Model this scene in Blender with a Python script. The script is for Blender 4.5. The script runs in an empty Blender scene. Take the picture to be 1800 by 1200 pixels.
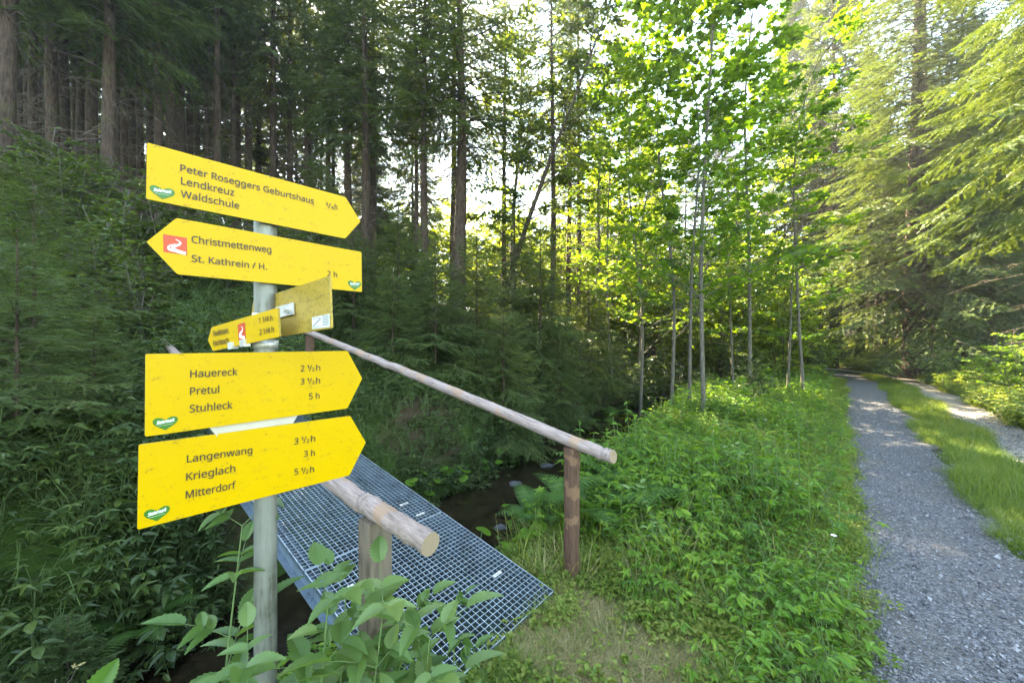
import bpy, math, random
import numpy as np
from mathutils import Vector, Matrix

# ------------------------------------------------------------------ camera, sky, sun, exposure
scene = bpy.context.scene
COL = scene.collection
R = math.radians
cam_d = bpy.data.cameras.new("camera")
cam_d.sensor_width = 36.0
cam_d.lens = 13.0
cam_d.clip_start = 0.05
cam_d.clip_end = 3000
cam = bpy.data.objects.new("camera", cam_d)
COL.objects.link(cam)
cam.location = (0, 0, 1.65)
cam.rotation_euler = (R(90), 0, 0)
scene.camera = cam

SUN_AZ, SUN_EL = R(-27.0), R(41.0)          # azimuth from +Y, negative = to the left
world = bpy.data.worlds.new("World")
scene.world = world
world.use_nodes = True
wn = world.node_tree.nodes
wl = world.node_tree.links
bg = wn["Background"]
sky = wn.new("ShaderNodeTexSky")
sky.sky_type = 'NISHITA'
sky.sun_disc = False
sky.sun_elevation = SUN_EL
sky.sun_rotation = SUN_AZ
sky.air_density = 1.0
sky.dust_density = 0.2
wl.new(sky.outputs[0], bg.inputs[0])
bg.inputs[1].default_value = 0.10

sun_d = bpy.data.lights.new("sun", 'SUN')
sun_d.energy = 5.0
sun_d.angle = R(0.5)
sun_d.color = (1.0, 0.93, 0.80)
sun = bpy.data.objects.new("sun", sun_d)
COL.objects.link(sun)
sdir = Vector((math.sin(SUN_AZ) * math.cos(SUN_EL), math.cos(SUN_AZ) * math.cos(SUN_EL), math.sin(SUN_EL)))
sun.rotation_euler = sdir.to_track_quat('Z', 'Y').to_euler()
sun.location = (0, 0, 30)

vs = scene.view_settings
vs.view_transform = 'Standard'
vs.look = 'None'
vs.gamma = 1.0
vs.use_curve_mapping = False
vs.exposure = 4.2
vs.use_white_balance = True            # the photo is balanced for the open shade
vs.white_balance_temperature = 8500
vs.white_balance_tint = 6
scene.cycles.use_denoising = True
scene.cycles.max_bounces = 8
scene.cycles.diffuse_bounces = 4
scene.cycles.transmission_bounces = 6
scene.cycles.transparent_max_bounces = 8

rng = np.random.default_rng(11)
random.seed(5)

# ------------------------------------------------------------------ small helpers
def tag(o, label=None, cat=None, group=None, kind=None):
    if label: o["label"] = label
    if cat: o["category"] = cat
    if group: o["group"] = group
    if kind: o["kind"] = kind
    return o

def empty(name, loc=(0, 0, 0), rotz=0.0):
    o = bpy.data.objects.new(name, None)
    o.empty_display_size = 0.2
    COL.objects.link(o)
    o.location = loc
    o.rotation_euler = (0, 0, rotz)
    return o

def link(name, mesh, parent=None, loc=None):
    o = bpy.data.objects.new(name, mesh)
    COL.objects.link(o)
    if parent is not None:
        o.parent = parent
    if loc is not None:
        o.location = loc
    return o

def copy_tree(o, parent=None):
    c = o.copy()
    COL.objects.link(c)
    if parent is not None:
        c.parent = parent
    for ch in o.children:
        copy_tree(ch, c)
    return c

def nrm(v):
    v = np.asarray(v, float)
    return v / np.maximum(np.linalg.norm(v, axis=-1, keepdims=True), 1e-9)

class MB:
    """collects vertices and faces, builds ONE mesh"""
    def __init__(s):
        s.V = []; s.F = []; s.n = 0
    def add(s, V, faces, mat=0, tint=None, smooth=False):
        V = np.asarray(V, float).reshape(-1, 3)
        for f in (faces if isinstance(faces, (list, tuple)) else [faces]):
            f = np.asarray(f, int)
            if f.size == 0: continue
            t = np.full(len(f), 0.5) if tint is None else np.broadcast_to(np.asarray(tint, float), (len(f),))
            s.F.append((f + s.n, mat, t, smooth))
        s.V.append(V); s.n += len(V)
    def arrays(s):
        return np.concatenate(s.V) if s.V else np.zeros((0, 3)), s.F
    def add_mb(s, o):
        V, F = o.arrays()
        for f, m, t, sm in F:
            s.F.append((f + s.n, m, t, sm))
        s.V.append(V); s.n += len(V)
    def mesh(s, name, mats):
        V, F = s.arrays()
        me = bpy.data.meshes.new(name)
        me.vertices.add(len(V))
        me.vertices.foreach_set("co", V.astype(np.float32).ravel())
        nl = sum(f.size for f, *_ in F); npoly = sum(len(f) for f, *_ in F)
        me.loops.add(nl)
        me.loops.foreach_set("vertex_index", np.concatenate([f.ravel() for f, *_ in F]).astype(np.int32))
        tot = np.concatenate([np.full(len(f), f.shape[1]) for f, *_ in F]).astype(np.int32)
        me.polygons.add(npoly)
        me.polygons.foreach_set("loop_start", (np.cumsum(tot) - tot).astype(np.int32))
        try: me.polygons.foreach_set("loop_total", tot)
        except Exception: pass
        me.polygons.foreach_set("material_index", np.concatenate([np.full(len(f), m) for f, m, *_ in F]).astype(np.int32))
        me.polygons.foreach_set("use_smooth", np.concatenate([np.full(len(f), sm) for f, _, _, sm in F]))
        at = me.attributes.new("tint", 'FLOAT', 'FACE')
        at.data.foreach_set("value", np.concatenate([t for _, _, t, _ in F]).astype(np.float32))
        for m in mats: me.materials.append(m)
        me.update(calc_edges=True)
        return me
    def build(s, name, mats, parent=None, loc=None):
        return link(name, s.mesh(name, mats if isinstance(mats, (list, tuple)) else [mats]), parent, loc)

def frames(d, nn):
    x = nrm(d); z = nn - np.sum(nn * x, 1, keepdims=True) * x
    z = nrm(z); y = np.cross(z, x)
    return np.stack([x, y, z], 2)               # columns

def scatter(mb, tmpl, P, D, N, S, mat=0, tint=None, smooth=False, W=None):
    """tmpl=(V,[faces]) placed at P, x axis along D, z axis near N, scale S (length) and W (width)"""
    V, Fs = tmpl
    n = len(P)
    if n == 0: return
    M = frames(np.asarray(D, float), np.asarray(N, float))
    S = np.broadcast_to(np.asarray(S, float), (n,))
    W = S if W is None else np.broadcast_to(np.asarray(W, float), (n,))
    sc = np.stack([S, W, W], 1)
    out = np.einsum('nij,kj->nki', M * sc[:, None, :], V) + np.asarray(P, float)[:, None, :]
    t = rng.random(n) if tint is None else np.broadcast_to(tint, (n,))
    fl = []; k = len(V)
    base = mb.n
    mb.V.append(out.reshape(-1, 3)); mb.n += n * k
    for f in Fs:
        f = np.asarray(f, int)
        ff = (f[None] + (np.arange(n) * k)[:, None, None]).reshape(-1, f.shape[1]) + base
        mb.F.append((ff, mat, np.repeat(t, len(f)), smooth))

def scatter_mb(mb, src, P, rot, S, tint=None):
    """whole little plants (MB src) copied into mb"""
    V, F = src.arrays(); n = len(P); k = len(V)
    c, s_ = np.cos(rot), np.sin(rot)
    S = np.broadcast_to(S, (n,))
    X = (V[None, :, 0] * c[:, None] - V[None, :, 1] * s_[:, None]) * S[:, None] + P[:, 0:1]
    Y = (V[None, :, 0] * s_[:, None] + V[None, :, 1] * c[:, None]) * S[:, None] + P[:, 1:2]
    Z = V[None, :, 2] * S[:, None] + P[:, 2:3]
    base = mb.n
    mb.V.append(np.stack([X, Y, Z], 2).reshape(-1, 3)); mb.n += n * k
    dt = rng.normal(0, .18, n) if tint is None else tint
    for f, m, t, sm in F:
        ff = (f[None] + (np.arange(n) * k)[:, None, None]).reshape(-1, f.shape[1]) + base
        mb.F.append((ff, m, np.clip(t[None, :] + dt[:, None], 0, 1).ravel(), sm))

def tube(mb, pts, rad, sides=8, mat=0, cap=True, tint=.5, rough=0.0, smooth=True, seed=0):
    pts = np.asarray(pts, float); n = len(pts)
    rad = np.broadcast_to(np.asarray(rad, float), (n,))
    tg = nrm(np.gradient(pts, axis=0)) if n > 1 else np.array([[0, 0, 1.]])
    ref = np.array([0, 0, 1.]) if abs(tg[0, 2]) < .9 else np.array([1., 0, 0])
    a = nrm(np.cross(tg, ref)); b = np.cross(tg, a)
    th = np.linspace(0, 2 * np.pi, sides, endpoint=False)
    rr = rad[:, None] * np.ones(sides)
    if rough:
        g = np.random.default_rng(seed + 77)
        rr = rr * (1 + rough * g.normal(0, 1, (n, sides)))
    ring = pts[:, None, :] + rr[:, :, None] * (a[:, None, :] * np.cos(th)[None, :, None] + b[:, None, :] * np.sin(th)[None, :, None])
    V = ring.reshape(-1, 3)
    i = np.arange(n - 1)[:, None] * sides; j = np.arange(sides)[None]
    q = np.stack([i + j, i + (j + 1) % sides, i + sides + (j + 1) % sides, i + sides + j], 2).reshape(-1, 4)
    mb.add(V, [q], mat, tint, smooth)
    if cap and sides > 3:
        mb.add(ring[0][::-1], [np.arange(sides)[None]], mat, tint)
        mb.add(ring[-1], [np.arange(sides)[None]], mat, tint)
    return ring

def box(mb, c, s, ax=None, mat=0, tint=.5, top=None):
    """c centre, s full sizes, ax 3x3 rows = axes"""
    h = np.array(s, float) / 2
    sg = np.array([[x, y, z] for x in (-1, 1) for y in (-1, 1) for z in (-1, 1)], float) * h
    if ax is not None: sg = sg @ np.asarray(ax, float)
    q = np.array([[0, 1, 3, 2], [4, 6, 7, 5], [0, 4, 5, 1], [2, 3, 7, 6], [0, 2, 6, 4], [1, 5, 7, 3]])
    if top is None: mb.add(sg + np.asarray(c, float), [q], mat, tint)
    else: mb.add(sg + np.asarray(c, float), [q[:5]], mat, tint); mb.F.append((q[5:] + mb.n - 8, top, np.array([tint]), False))

# ------------------------------------------------------------------ materials
def new_mat(name):
    m = bpy.data.materials.new(name); m.use_nodes = True
    nt = m.node_tree; nt.nodes.clear()
    out = nt.nodes.new("ShaderNodeOutputMaterial")
    return m, nt, out

def ramp(nt, stops, fac):
    r = nt.nodes.new("ShaderNodeValToRGB")
    e = r.color_ramp.elements
    e[0].position, e[0].color = stops[0][0], (*stops[0][1], 1)
    e[1].position, e[1].color = stops[-1][0], (*stops[-1][1], 1)
    for p, c in stops[1:-1]:
        x = e.new(p); x.color = (*c, 1)
    nt.links.new(fac, r.inputs[0])
    return r.outputs[0]

def noise(nt, scale, detail=4, rough=.55, vec=None, dist=0.0):
    n = nt.nodes.new("ShaderNodeTexNoise")
    n.inputs["Scale"].default_value = scale; n.inputs["Detail"].default_value = detail
    n.inputs["Roughness"].default_value = rough; n.inputs["Distortion"].default_value = dist
    if vec is not None: nt.links.new(vec, n.inputs["Vector"])
    return n.outputs["Fac"]

def coords(nt, kind="Object", scale=None):
    t = nt.nodes.new("ShaderNodeTexCoord").outputs[kind]
    if scale is not None:
        mp = nt.nodes.new("ShaderNodeMapping"); mp.inputs["Scale"].default_value = scale
        nt.links.new(t, mp.inputs["Vector"]); t = mp.outputs[0]
    return t

def mixc(nt, fac, a, b, mode='MIX'):
    m = nt.nodes.new("ShaderNodeMix"); m.data_type = 'RGBA'; m.blend_type = mode
    for k, v in ((0, fac), (6, a), (7, b)):
        if isinstance(v, (tuple, list)): m.inputs[k].default_value = (*v, 1)
        elif isinstance(v, (int, float)): m.inputs[k].default_value = v
        else: nt.links.new(v, m.inputs[k])
    return m.outputs[2]

def mth(nt, op, a, b=None, c=None):
    m = nt.nodes.new("ShaderNodeMath"); m.operation = op
    for k, v in enumerate((a, b, c)):
        if v is None: continue
        if isinstance(v, (int, float)): m.inputs[k].default_value = v
        else: nt.links.new(v, m.inputs[k])
    return m.outputs[0]

def principled(nt, out, color, rough=.6, spec=.4, metal=0.0, bump=None, bstr=.3, bdist=.01):
    p = nt.nodes.new("ShaderNodeBsdfPrincipled")
    for k, v in (("Base Color", color), ("Roughness", rough), ("Metallic", metal), ("Specular IOR Level", spec)):
        if isinstance(v, tuple): p.inputs[k].default_value = (*v, 1)
        elif isinstance(v, (int, float)): p.inputs[k].default_value = v
        else: nt.links.new(v, p.inputs[k])
    if bump is not None:
        b = nt.nodes.new("ShaderNodeBump"); b.inputs["Strength"].default_value = bstr; b.inputs["Distance"].default_value = bdist
        nt.links.new(bump, b.inputs["Height"]); nt.links.new(b.outputs[0], p.inputs["Normal"])
    nt.links.new(p.outputs[0], out.inputs["Surface"])
    return p

def plain(name, color, rough=.6, spec=.4, metal=0.0):
    m, nt, out = new_mat(name)
    c = coords(nt)
    v = noise(nt, 14, 4, .6, c)
    col = mixc(nt, v, tuple(x * .82 for x in color), tuple(min(1, x * 1.15) for x in color))
    principled(nt, out, col, rough, spec, metal)
    return m

def leaf_mat(name, stops, trans=.4, tcol=1.5, rough=.45, spec=.35, var=.35):
    """stops: colours over the per-leaf tint; translucent part lets the sun shine through"""
    m, nt, out = new_mat(name)
    a = nt.nodes.new("ShaderNodeAttribute"); a.attribute_name = "tint"
    oi = nt.nodes.new("ShaderNodeObjectInfo")
    pos = nt.nodes.new("ShaderNodeNewGeometry").outputs["Position"]
    nz = noise(nt, 1.3, 2, .5, pos)
    f = mth(nt, 'ADD', a.outputs["Fac"], mth(nt, 'MULTIPLY', mth(nt, 'SUBTRACT', nz, .5), var * 2))
    f = mth(nt, 'ADD', f, mth(nt, 'MULTIPLY', mth(nt, 'SUBTRACT', oi.outputs["Random"], .5), var))
    col = ramp(nt, stops, f)
    p = nt.nodes.new("ShaderNodeBsdfPrincipled")
    nt.links.new(col, p.inputs["Base Color"])
    p.inputs["Roughness"].default_value = rough; p.inputs["Specular IOR Level"].default_value = spec
    t = nt.nodes.new("ShaderNodeBsdfTranslucent")
    tc = mixc(nt, 1.0, col, (tcol * 1.15, tcol, tcol * .35), 'MULTIPLY')
    nt.links.new(tc, t.inputs[0])
    mx = nt.nodes.new("ShaderNodeMixShader"); mx.inputs[0].default_value = trans
    nt.links.new(p.outputs[0], mx.inputs[1]); nt.links.new(t.outputs[0], mx.inputs[2])
    nt.links.new(mx.outputs[0], out.inputs["Surface"])
    return m

def bark_mat(name, dark, light, scale=(9, 9, 2.2), moss=.0):
    m, nt, out = new_mat(name)
    c = coords(nt, "Object", scale)
    vo = nt.nodes.new("ShaderNodeTexVoronoi"); vo.inputs["Scale"].default_value = 2.2
    vo.feature = 'F1'
    nz = noise(nt, 3, 6, .65, c, .4)
    nt.links.new(c, vo.inputs["Vector"])
    h = mth(nt, 'ADD', mth(nt, 'MULTIPLY', vo.outputs["Distance"], .5), mth(nt, 'MULTIPLY', nz, .7))
    col = ramp(nt, [(.25, dark), (.55, tuple((a + b) / 2 for a, b in zip(dark, light))), (.85, light)], h)
    if moss:
        mz = noise(nt, 1.1, 3, .6, coords(nt))
        col = mixc(nt, mth(nt, 'MULTIPLY', mth(nt, 'GREATER_THAN', mz, .56), moss), col, (.07, .10, .03))
    principled(nt, out, col, .9, .15, 0, h, .9, .02)
    return m

M = {}
M['needle'] = leaf_mat("spruce_needles", [(0, (.034, .058, .022)), (.5, (.060, .095, .028)), (1, (.11, .15, .036))], .32, 1.5, .5, .3)
M['needle_light'] = leaf_mat("light_spruce_needles", [(0, (.042, .075, .024)), (.5, (.068, .108, .030)), (1, (.11, .15, .04))], .26, 1.5, .5, .3)
M['maple'] = leaf_mat("maple_leaves", [(0, (.05, .115, .02)), (.5, (.085, .17, .025)), (1, (.14, .22, .03))], .5, 1.9, .45, .3)
M['broad'] = leaf_mat("broad_leaves", [(0, (.055, .10, .02)), (.5, (.10, .16, .025)), (1, (.16, .22, .035))], .5, 1.9, .45, .35)
M['glow'] = leaf_mat("sunny_leaves", [(0, (.06, .11, .02)), (.5, (.11, .17, .024)), (1, (.18, .24, .035))], .5, 1.9, .5, .25)
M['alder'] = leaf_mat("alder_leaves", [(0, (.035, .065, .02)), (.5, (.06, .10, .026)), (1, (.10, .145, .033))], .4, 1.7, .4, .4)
M['herb'] = leaf_mat("herb_leaves", [(0, (.045, .115, .014)), (.5, (.085, .19, .018)), (1, (.16, .265, .03))], .42, 1.6, .45, .3)
M['pale'] = leaf_mat("pale_leaves", [(0, (.06, .13, .03)), (.5, (.10, .19, .05)), (1, (.18, .27, .09))], .42, 1.3, .4, .45)
M['grass'] = leaf_mat("grass_blades", [(0, (.06, .12, .018)), (.5, (.115, .18, .025)), (1, (.22, .25, .06))], .4, 1.5, .5, .3)
M['dry'] = leaf_mat("dry_grass", [(0, (.18, .17, .07)), (.5, (.28, .24, .11)), (1, (.40, .34, .18))], .25, 1.2, .6, .2, .2)
M['litter'] = leaf_mat("withered_leaves", [(0, (.06, .035, .018)), (.5, (.12, .08, .04)), (1, (.20, .16, .07))], .1, 1.2, .7, .2)
M['fern'] = leaf_mat("fern_fronds", [(0, (.05, .13, .03)), (.5, (.075, .165, .04)), (1, (.11, .20, .045))], .45, 1.6, .5, .25)
M['moss'] = leaf_mat("moss_tufts", [(0, (.03, .055, .012)), (.5, (.05, .08, .016)), (1, (.085, .11, .025))], .15, 1.4, .8, .1)
M['flower'] = plain("yellow_petals", (.8, .5, .02), .5)
M['flower_w'] = plain("white_petals", (.75, .75, .70), .5)
M['bark'] = bark_mat("spruce_bark", (.018, .012, .009), (.080, .054, .040), moss=.15)
M['bark_red'] = bark_mat("reddish_bark", (.05, .03, .022), (.20, .13, .09))
M['bark_grey'] = bark_mat("smooth_grey_bark", (.045, .04, .03), (.14, .125, .10), (14, 14, 5), .3)
M['twig'] = bark_mat("dark_twigs", (.022, .017, .012), (.075, .056, .04), (20, 20, 20))
M['dead'] = bark_mat("dead_twigs", (.06, .046, .036), (.17, .135, .105), (20, 20, 20))
M['stem'] = plain("green_stems", (.10, .16, .05), .6)

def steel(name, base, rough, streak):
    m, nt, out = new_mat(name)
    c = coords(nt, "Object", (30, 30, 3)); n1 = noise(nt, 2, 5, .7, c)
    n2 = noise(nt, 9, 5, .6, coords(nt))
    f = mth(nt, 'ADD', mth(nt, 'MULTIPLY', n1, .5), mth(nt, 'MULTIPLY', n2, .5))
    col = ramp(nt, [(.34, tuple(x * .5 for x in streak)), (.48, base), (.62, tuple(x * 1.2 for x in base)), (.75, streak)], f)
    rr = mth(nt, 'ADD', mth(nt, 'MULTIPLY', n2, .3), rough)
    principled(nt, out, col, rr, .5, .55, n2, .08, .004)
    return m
M['pole'] = steel("weathered_galvanised_steel", (.21, .215, .185), .42, (.15, .145, .08))
M['clamp'] = steel("clamp_steel", (.55, .55, .52), .3, (.45, .44, .40))
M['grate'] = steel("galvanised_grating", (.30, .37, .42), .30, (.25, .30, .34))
M['grate'] = steel("lit_grating_tops", (.33, .40, .45), .38, (.28, .33, .36))  # bar tops: light falling on them is put into the paler colour
M['gratein'] = steel("shaded_grating_sides", (.09, .13, .155), .5, (.07, .09, .10))  # same steel as the tops; shade between bars painted as darker colour
M['beam'] = steel("bluish_steel", (.16, .22, .27), .45, (.14, .17, .18))

def sign_yellow(name, base, dirt, amount):
    m, nt, out = new_mat(name)
    c = coords(nt)
    big = noise(nt, 7, 4, .6, c)
    sp = noise(nt, 150, 3, .7, c)
    mid = noise(nt, 34, 5, .75, coords(nt, "Object", (.6, 1, 1.7)))
    col = mixc(nt, big, tuple(x * .93 for x in base), base)
    spots = mth(nt, 'MULTIPLY', mth(nt, 'GREATER_THAN', mth(nt, 'ADD', sp, mth(nt, 'MULTIPLY', mid, .9)), 1.16 - amount), .55)
    col = mixc(nt, spots, col, dirt)
    smear = mth(nt, 'MULTIPLY', mth(nt, 'MAXIMUM', mth(nt, 'SUBTRACT', mid, .54), 0.0), 1.3)
    col = mixc(nt, smear, col, tuple(x * .62 + .02 for x in base))
    principled(nt, out, col, .42, .22, 0, sp, .02, .001)
    return m
M['yellow'] = sign_yellow("yellow_sign_enamel", (.54, .325, .0012), (.09, .06, .012), .045)
M['yellow_back'] = sign_yellow("dirty_yellow_sign_back", (.40, .27, .05), (.12, .10, .02), .16)
M['ink'] = plain("brown_black_lettering", (.055, .034, .012), .5)
M['heart'] = plain("green_heart_print", (.03, .14, .012), .4)
M['white'] = plain("white_print", (.72, .74, .68), .5)
M['red'] = plain("red_logo_print", (.50, .055, .015), .45)
M['sticker'] = plain("white_paper_sticker", (.62, .64, .62), .55)
M['greyink'] = plain("grey_print", (.18, .19, .2), .6)

def wood(name, dark, light, scale, worn=0.0):
    m, nt, out = new_mat(name)
    c = coords(nt, "Object", scale)
    g = noise(nt, 3.0, 8, .68, c, .25)
    k = noise(nt, 6, 3, .5, coords(nt))
    col = ramp(nt, [(.30, dark), (.45, tuple((a * .45 + b * .55) for a, b in zip(dark, light))), (.68, light)], g)
    if worn:
        col = mixc(nt, mth(nt, 'MULTIPLY', mth(nt, 'GREATER_THAN', k, .57), worn), col, (.33, .19, .10))
    vk = nt.nodes.new("ShaderNodeTexVoronoi"); vk.inputs["Scale"].default_value = 5.0
    nt.links.new(coords(nt, "Object", (1, 2.2, 2.2)), vk.inputs["Vector"])
    knot = mth(nt, 'LESS_THAN', vk.outputs["Distance"], .10)
    col = mixc(nt, mth(nt, 'MULTIPLY', knot, .75), col, (.10, .07, .055))
    principled(nt, out, col, .75, .25, 0, g, .6, .006)
    return m
M['rail'] = wood("weathered_pinkish_log", (.10, .072, .06), (.36, .28, .25), (2.2, 26, 26), .5)
def log_end():
    m, nt, out = new_mat("cut_log_end")
    w = nt.nodes.new("ShaderNodeTexWave"); w.wave_type = 'RINGS'; w.rings_direction = 'X'
    w.inputs["Scale"].default_value = 55; w.inputs["Distortion"].default_value = 1.2; w.inputs["Detail"].default_value = 2
    nt.links.new(coords(nt), w.inputs["Vector"])
    n1 = noise(nt, 30, 4, .6, coords(nt))
    col = mixc(nt, mth(nt, 'MULTIPLY', w.outputs["Fac"], .55), (.30, .215, .13), (.17, .115, .07))
    col = mixc(nt, mth(nt, 'MULTIPLY', n1, .5), col, (.20, .17, .14))
    principled(nt, out, col, .85, .15)
    return m
M['railend'] = log_end()
M['post'] = wood("dark_brown_post_bark", (.028, .015, .010), (.125, .068, .044), (22, 22, 2), .3)
M['postgrey'] = wood("grey_brown_post", (.06, .046, .033), (.20, .16, .12), (18, 18, 1.6), .1)

def ground_mat():
    m, nt, out = new_mat("forest_ground")
    pos = nt.nodes.new("ShaderNodeNewGeometry").outputs["Position"]
    n1 = noise(nt, .8, 5, .6, pos); n2 = noise(nt, 9, 6, .7, pos); n3 = noise(nt, 60, 3, .7, pos)
    soil = ramp(nt, [(.3, (.022, .017, .010)), (.55, (.055, .042, .025)), (.8, (.10, .08, .05))], mth(nt, 'ADD', mth(nt, 'MULTIPLY', n2, .6), mth(nt, 'MULTIPLY', n3, .4)))
    green = ramp(nt, [(.3, (.022, .045, .010)), (.55, (.04, .075, .015)), (.8, (.075, .11, .022))], mth(nt, 'ADD', mth(nt, 'MULTIPLY', n2, .5), mth(nt, 'MULTIPLY', n3, .5)))
    col = mixc(nt, ramp(nt, [(.40, (0, 0, 0)), (.56, (1, 1, 1))], n1), soil, green)
    principled(nt, out, col, .95, .1, 0, n2, .8, .04)
    return m
M['ground'] = ground_mat()

def gravel_mat(name, a, b, c3):
    m, nt, out = new_mat(name)
    pos = nt.nodes.new("ShaderNodeNewGeometry").outputs["Position"]
    vo = nt.nodes.new("ShaderNodeTexVoronoi"); vo.inputs["Scale"].default_value = 75; nt.links.new(pos, vo.inputs["Vector"])
    vo2 = nt.nodes.new("ShaderNodeTexVoronoi"); vo2.inputs["Scale"].default_value = 34; nt.links.new(pos, vo2.inputs["Vector"])
    sep = nt.nodes.new("ShaderNodeSeparateColor"); nt.links.new(vo.outputs["Color"], sep.inputs[0])
    n1 = noise(nt, 1.6, 5, .65, pos); n3 = noise(nt, 220, 2, .6, pos)
    col = ramp(nt, [(.0, a), (.6, b), (1, c3)], mth(nt, 'ADD', mth(nt, 'MULTIPLY', sep.outputs[0], .75), mth(nt, 'MULTIPLY', n3, .3)))
    col = mixc(nt, mth(nt, 'MULTIPLY', ramp(nt, [(.45, (0, 0, 0)), (.65, (1, 1, 1))], n1), .45), col, (.13, .115, .095))
    h = mth(nt, 'ADD', mth(nt, 'MULTIPLY', vo.outputs["Distance"], -1.0), mth(nt, 'MULTIPLY', vo2.outputs["Distance"], -.8))
    principled(nt, out, col, .8, .3, 0, h, .9, .02)
    return m
M['gravel'] = gravel_mat("grey_gravel", (.055, .055, .060), (.112, .111, .118), (.24, .24, .25))
M['gravel_warm'] = gravel_mat("sandy_gravel", (.14, .125, .105), (.27, .245, .21), (.46, .42, .37))
def stone_mat():
    m, nt, out = new_mat("stones")
    a = nt.nodes.new("ShaderNodeAttribute"); a.attribute_name = "tint"
    col = ramp(nt, [(0, (.055, .056, .062)), (.6, (.135, .135, .145)), (1, (.27, .27, .28))], a.outputs["Fac"])
    principled(nt, out, col, .75, .3)
    return m
M['stone'] = stone_mat()
def water_mat():
    m, nt, out = new_mat("stream_water")
    pos = nt.nodes.new("ShaderNodeNewGeometry").outputs["Position"]
    n1 = noise(nt, 5, 4, .6, pos, .6); n2 = noise(nt, 22, 3, .5, pos)
    h = mth(nt, 'ADD', n1, mth(nt, 'MULTIPLY', n2, .3))
    bed = ramp(nt, [(.35, (.006, .005, .003)), (.6, (.022, .016, .009)), (.8, (.045, .033, .018))], noise(nt, 6, 5, .7, pos))
    principled(nt, out, bed, .06, .5, 0, h, .25, .03)
    return m
M['water'] = water_mat()

# ------------------------------------------------------------------ the lie of the land
def catmull(P, n):
    P = np.asarray(P, float); out = []
    Q = np.vstack([2 * P[0] - P[1], P, 2 * P[-1] - P[-2]])
    for i in range(1, len(Q) - 2):
        t = np.linspace(0, 1, n, endpoint=False)[:, None]
        a, b, c, d = Q[i - 1], Q[i], Q[i + 1], Q[i + 2]
        out.append(.5 * (2 * b + (c - a) * t + (2 * a - 5 * b + 4 * c - d) * t ** 2 + (3 * b - a - 3 * c + d) * t ** 3))
    return np.vstack(out + [P[-1:]])

STREAM = catmull([(-8, -8), (-4.6, -2.2), (-3.05, .4), (-1.45, 2.9), (-.2, 4.85), (2.35, 9.0), (4.9, 12.9), (7.3, 16.2), (10.2, 21), (12, 28), (12, 38), (8, 60)], 24)
STREAM_Z = np.interp(STREAM[:, 1], [-8, 3, 6, 16, 22, 40, 60], [-.62, -.52, -.50, -.36, -.2, .1, .4])
STREAM_T = nrm(np.gradient(STREAM, axis=0))
EDGE = catmull([(-6, -6.6), (-2.2, -2.4), (0, .03), (1.6, 1.80), (3.25, 3.6), (6.45, 7.15), (11.6, 12.9), (14.6, 16.4), (16.5, 19.6), (17.0, 23.5), (15.6, 28), (12, 33), (6, 38)], 24)
EDGE_T = nrm(np.gradient(EDGE, axis=0))
EDGE_N = np.stack([EDGE_T[:, 1], -EDGE_T[:, 0]], 1)

def near(line, tan, x, y):
    p = np.stack([np.ravel(x), np.ravel(y)], 1)
    w = np.empty(len(p)); k = np.empty(len(p), int)
    for s in range(0, len(p), 20000):
        d = p[s:s + 20000, None, :] - line[None]
        i = np.argmin(np.sum(d * d, 2), 1); k[s:s + 20000] = i
        dd = p[s:s + 20000] - line[i]; t = tan[i]
        side = t[:, 0] * dd[:, 1] - t[:, 1] * dd[:, 0]          # + = left of the line
        w[s:s + 20000] = np.sign(side) * np.linalg.norm(dd, axis=1)
    return w, k
def sst(x):
    x = np.clip(x, 0, 1); return x * x * (3 - 2 * x)
def ground(x, y):
    x = np.asarray(x, float); y = np.asarray(y, float); shp = x.shape
    xr, yr = x.ravel(), y.ravel()
    w, k = near(STREAM, STREAM_T, xr, yr); zw = STREAM_Z[k]
    e, _ = near(EDGE, EDGE_T, xr, yr); e = -e                       # + = to the right of the path's left edge
    hw = np.interp(yr, [.5, 2.4, 4, 30], [.45, .62, .74, .8])
    wob = .05 * np.sin(xr * 1.7 + yr * .6) + .04 * np.sin(yr * 2.3 - xr * .9) + .02 * np.sin(xr * 5.1) * np.sin(yr * 4.3)
    d = np.abs(w) - hw + wob
    bed = zw - .22
    hr = .10 * np.exp(-((xr - .1) ** 2 + (yr - 2.0) ** 2) / 1.6) + .02 * wob
    hr = hr + np.where(e > 2.7, .16 * (1 - np.exp(-(e - 2.7) / 1.2)) + np.minimum(.05 * np.maximum(e - 4, 0), 1.5), 0)
    right = bed + (hr - bed) * sst((d + .15) / .95)
    slope = np.interp(yr, [-10, 14, 26, 40], [.44, .44, .20, .12])
    up = np.maximum(d - .45, 0) * slope
    left = bed + (1.25) * sst((d + .15) / 1.05) + 12 * (1 - np.exp(-up / 12)) + wob * sst(d)
    z = np.where(w > 0, left, right)
    far = np.hypot(xr, yr)
    flat = np.exp(-np.maximum(-e, 0) * 3) * (np.abs(w) > 2.0)
    z = np.where((e > -.25) & (e < 2.75), np.where(np.abs(w) > 2, 0.0, z), z)
    z = z + np.maximum(far - 55, 0) * .05
    return z.reshape(shp)
def gz(x, y): return float(ground(np.array([x]), np.array([y]))[0])
def at(px, d):
    """the spot d metres deep on the photo's column px"""
    x = (px - 900) / 650 * d
    return (x, d, gz(x, d))

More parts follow.
